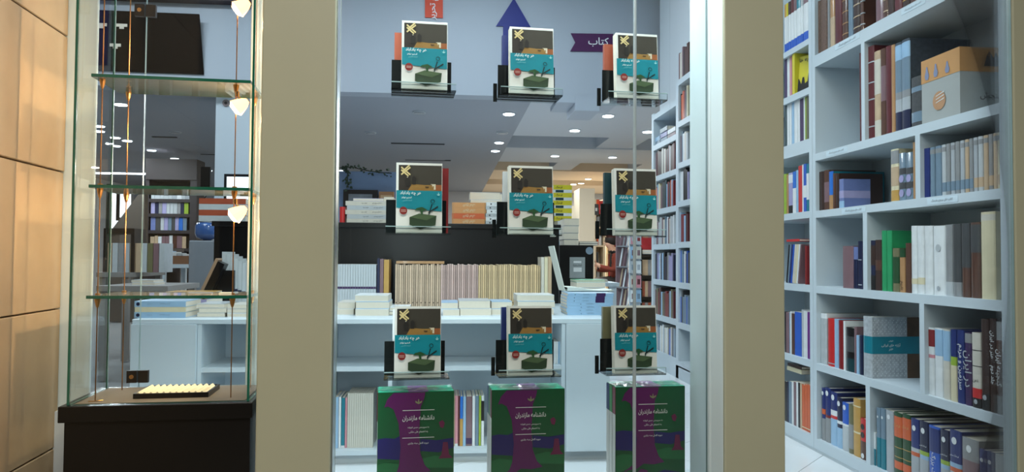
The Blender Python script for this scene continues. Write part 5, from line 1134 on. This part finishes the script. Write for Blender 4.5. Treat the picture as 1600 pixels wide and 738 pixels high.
V = [(0, 0, sz + .10), (-.01, 0, sz + .30), (-.03, 0, sz + .50), (-.06, 0, sz + .60), (-.10, 0, sz + .68),   # pelvis..neck,0-4
     (-.13, 0, sz + .76), (-.15, 0, sz + .82),                                                              # head 5,6
     (-.03, -.19, sz + .53), (-.10, -.24, sz + .30), (-.33, -.16, sz + .36), (-.41, -.12, sz + .42),          # near arm 7-10
     (-.03, .19, sz + .53), (-.08, .24, sz + .30), (-.30, .14, sz + .30), (-.36, .08, sz + .34),             # far arm 11-14
     (-.05, -.10, sz + .09), (-.47, -.13, sz + .10), (-.44, -.13, .12), (-.45, -.13, .05), (-.60, -.14, .04),   # near leg 15-19
     (-.05, .10, sz + .09), (-.46, .12, sz + .10), (-.40, .12, .12), (-.41, .12, .05), (-.56, .13, .04)]
Eg = [(0, 1), (1, 2), (2, 3), (3, 4), (4, 5), (5, 6), (2, 7), (7, 8), (8, 9), (9, 10), (2, 11), (11, 12), (12, 13), (13, 14), (0, 15), (15, 16), (16, 17), (17, 18), (18, 19), (0, 20), (20, 21), (21, 22), (22, 23), (23, 24)]
Rd = [(.15, .13), (.14, .11), (.15, .11), (.07, .07), (.055, .055), (.085, .095), (.07, .08), .07, .055, .042, .03, .07, .055, .042, .03, .10, .07, .045, .04, .035, .10, .07, .045, .04, .035]
bmh = skin_mesh(V, Eg, Rd)
for m_ in (CLO, SKN, BLK, TRO): bmh.materials.append(m_)
for pgn in bmh.polygons:
    x, y_, z = pgn.center
    if z > sz + .64: k = 1
    elif x < -.34 and z > sz + .26: k = 1
    elif z < .09: k = 2
    elif z < sz + .18 and x < -.02 or z < sz: k = 3
    elif abs(y_) < .09 and z > sz + .3: k = 2
    else: k = 0
    pgn.material_index = k; pgn.use_smooth = True
per = put('person', bmh, None, (hx + .14, YP_, hz - (sz + .79)), (0, 0, 0))
tag(per, 'seated person in a rust coat and dark trousers looking at a phone', 'person')
hd_ = MB(); 
hm = bpy.data.meshes.new('hair'); b_ = bmesh.new(); bmesh.ops.create_icosphere(b_, subdivisions=3, radius=.118)
for v in b_.verts:
    v.co.z *= 1.12
b_.to_mesh(hm); b_.free(); hm.materials.append(HAIR)
ho = smooth(put('hair', hm, per, (-.105, 0, sz + .835)))
ho.scale = (.96, .86, .86)
fm = MB().tube([(-.215, 0, sz + .80), (-.245, 0, sz + .775), (-.225, 0, sz + .765)], [.008, .014, .006], SKN, 8).build('nose', per)
for sy in (-1, 1): MB().tube([(-.222, sy * .032, sz + .812), (-.228, sy * .032, sz + .812)], .009, HAIR, 8).build('eye', per)
MB().tube([(-.218, -.022, sz + .735), (-.224, 0, sz + .735), (-.218, .022, sz + .735)], .006, mat('lips', (160, 90, 84), .5), 6).build('mouth', per)
for sy in (-1, 1):
    base = Vector((-.41, -.12, sz + .42)) if sy < 0 else Vector((-.36, .08, sz + .34))
    for k in range(4): MB().tube([base + Vector((-.01, -.02 + k * .014, .02)), base + Vector((-.035, -.022 + k * .015, .055 - .004 * abs(k - 1))), base + Vector((-.06, -.018 + k * .013, .06))], [.010, .009, .007], SKN, 6).build('finger', per)
    MB().tube([base + Vector((.0, -.03, .0)), base + Vector((-.01, -.045, .04)), base + Vector((-.03, -.04, .065))], [.011, .010, .008], SKN, 6).build('thumb', per)
ph_ = tag(MB().box(-.005, -.04, -.08, .005, .04, .08, BLACKP).box(-.0056, -.036, -.07, -.005, .036, .07, mat('phone_back', (40, 42, 48), .3)).build('smartphone', None, Vector((hx + .14 - .475, YP_ - .12, hz - (sz + .79) + sz + .50)), (0, R(-38), 0)), 'dark smartphone held up by the seated person', 'phone')
st_ = tag(empty('stool', (hx + .10, YP_, 0)), 'dark stool under the seated person', 'stool'); sh_ = hz - (sz + .79) + sz - .035
MB().tube([(0, 0, sh_ - .05), (0, 0, sh_)], .2, BLACKP, 18).build('seat', st_)
for k in range(4):
    a_ = k * math.pi / 2 + .78; MB().tube([(.13 * math.cos(a_), .13 * math.sin(a_), sh_ - .05), (.2 * math.cos(a_), .2 * math.sin(a_), 0)], .015, DARKM, 8).build('leg', st_)
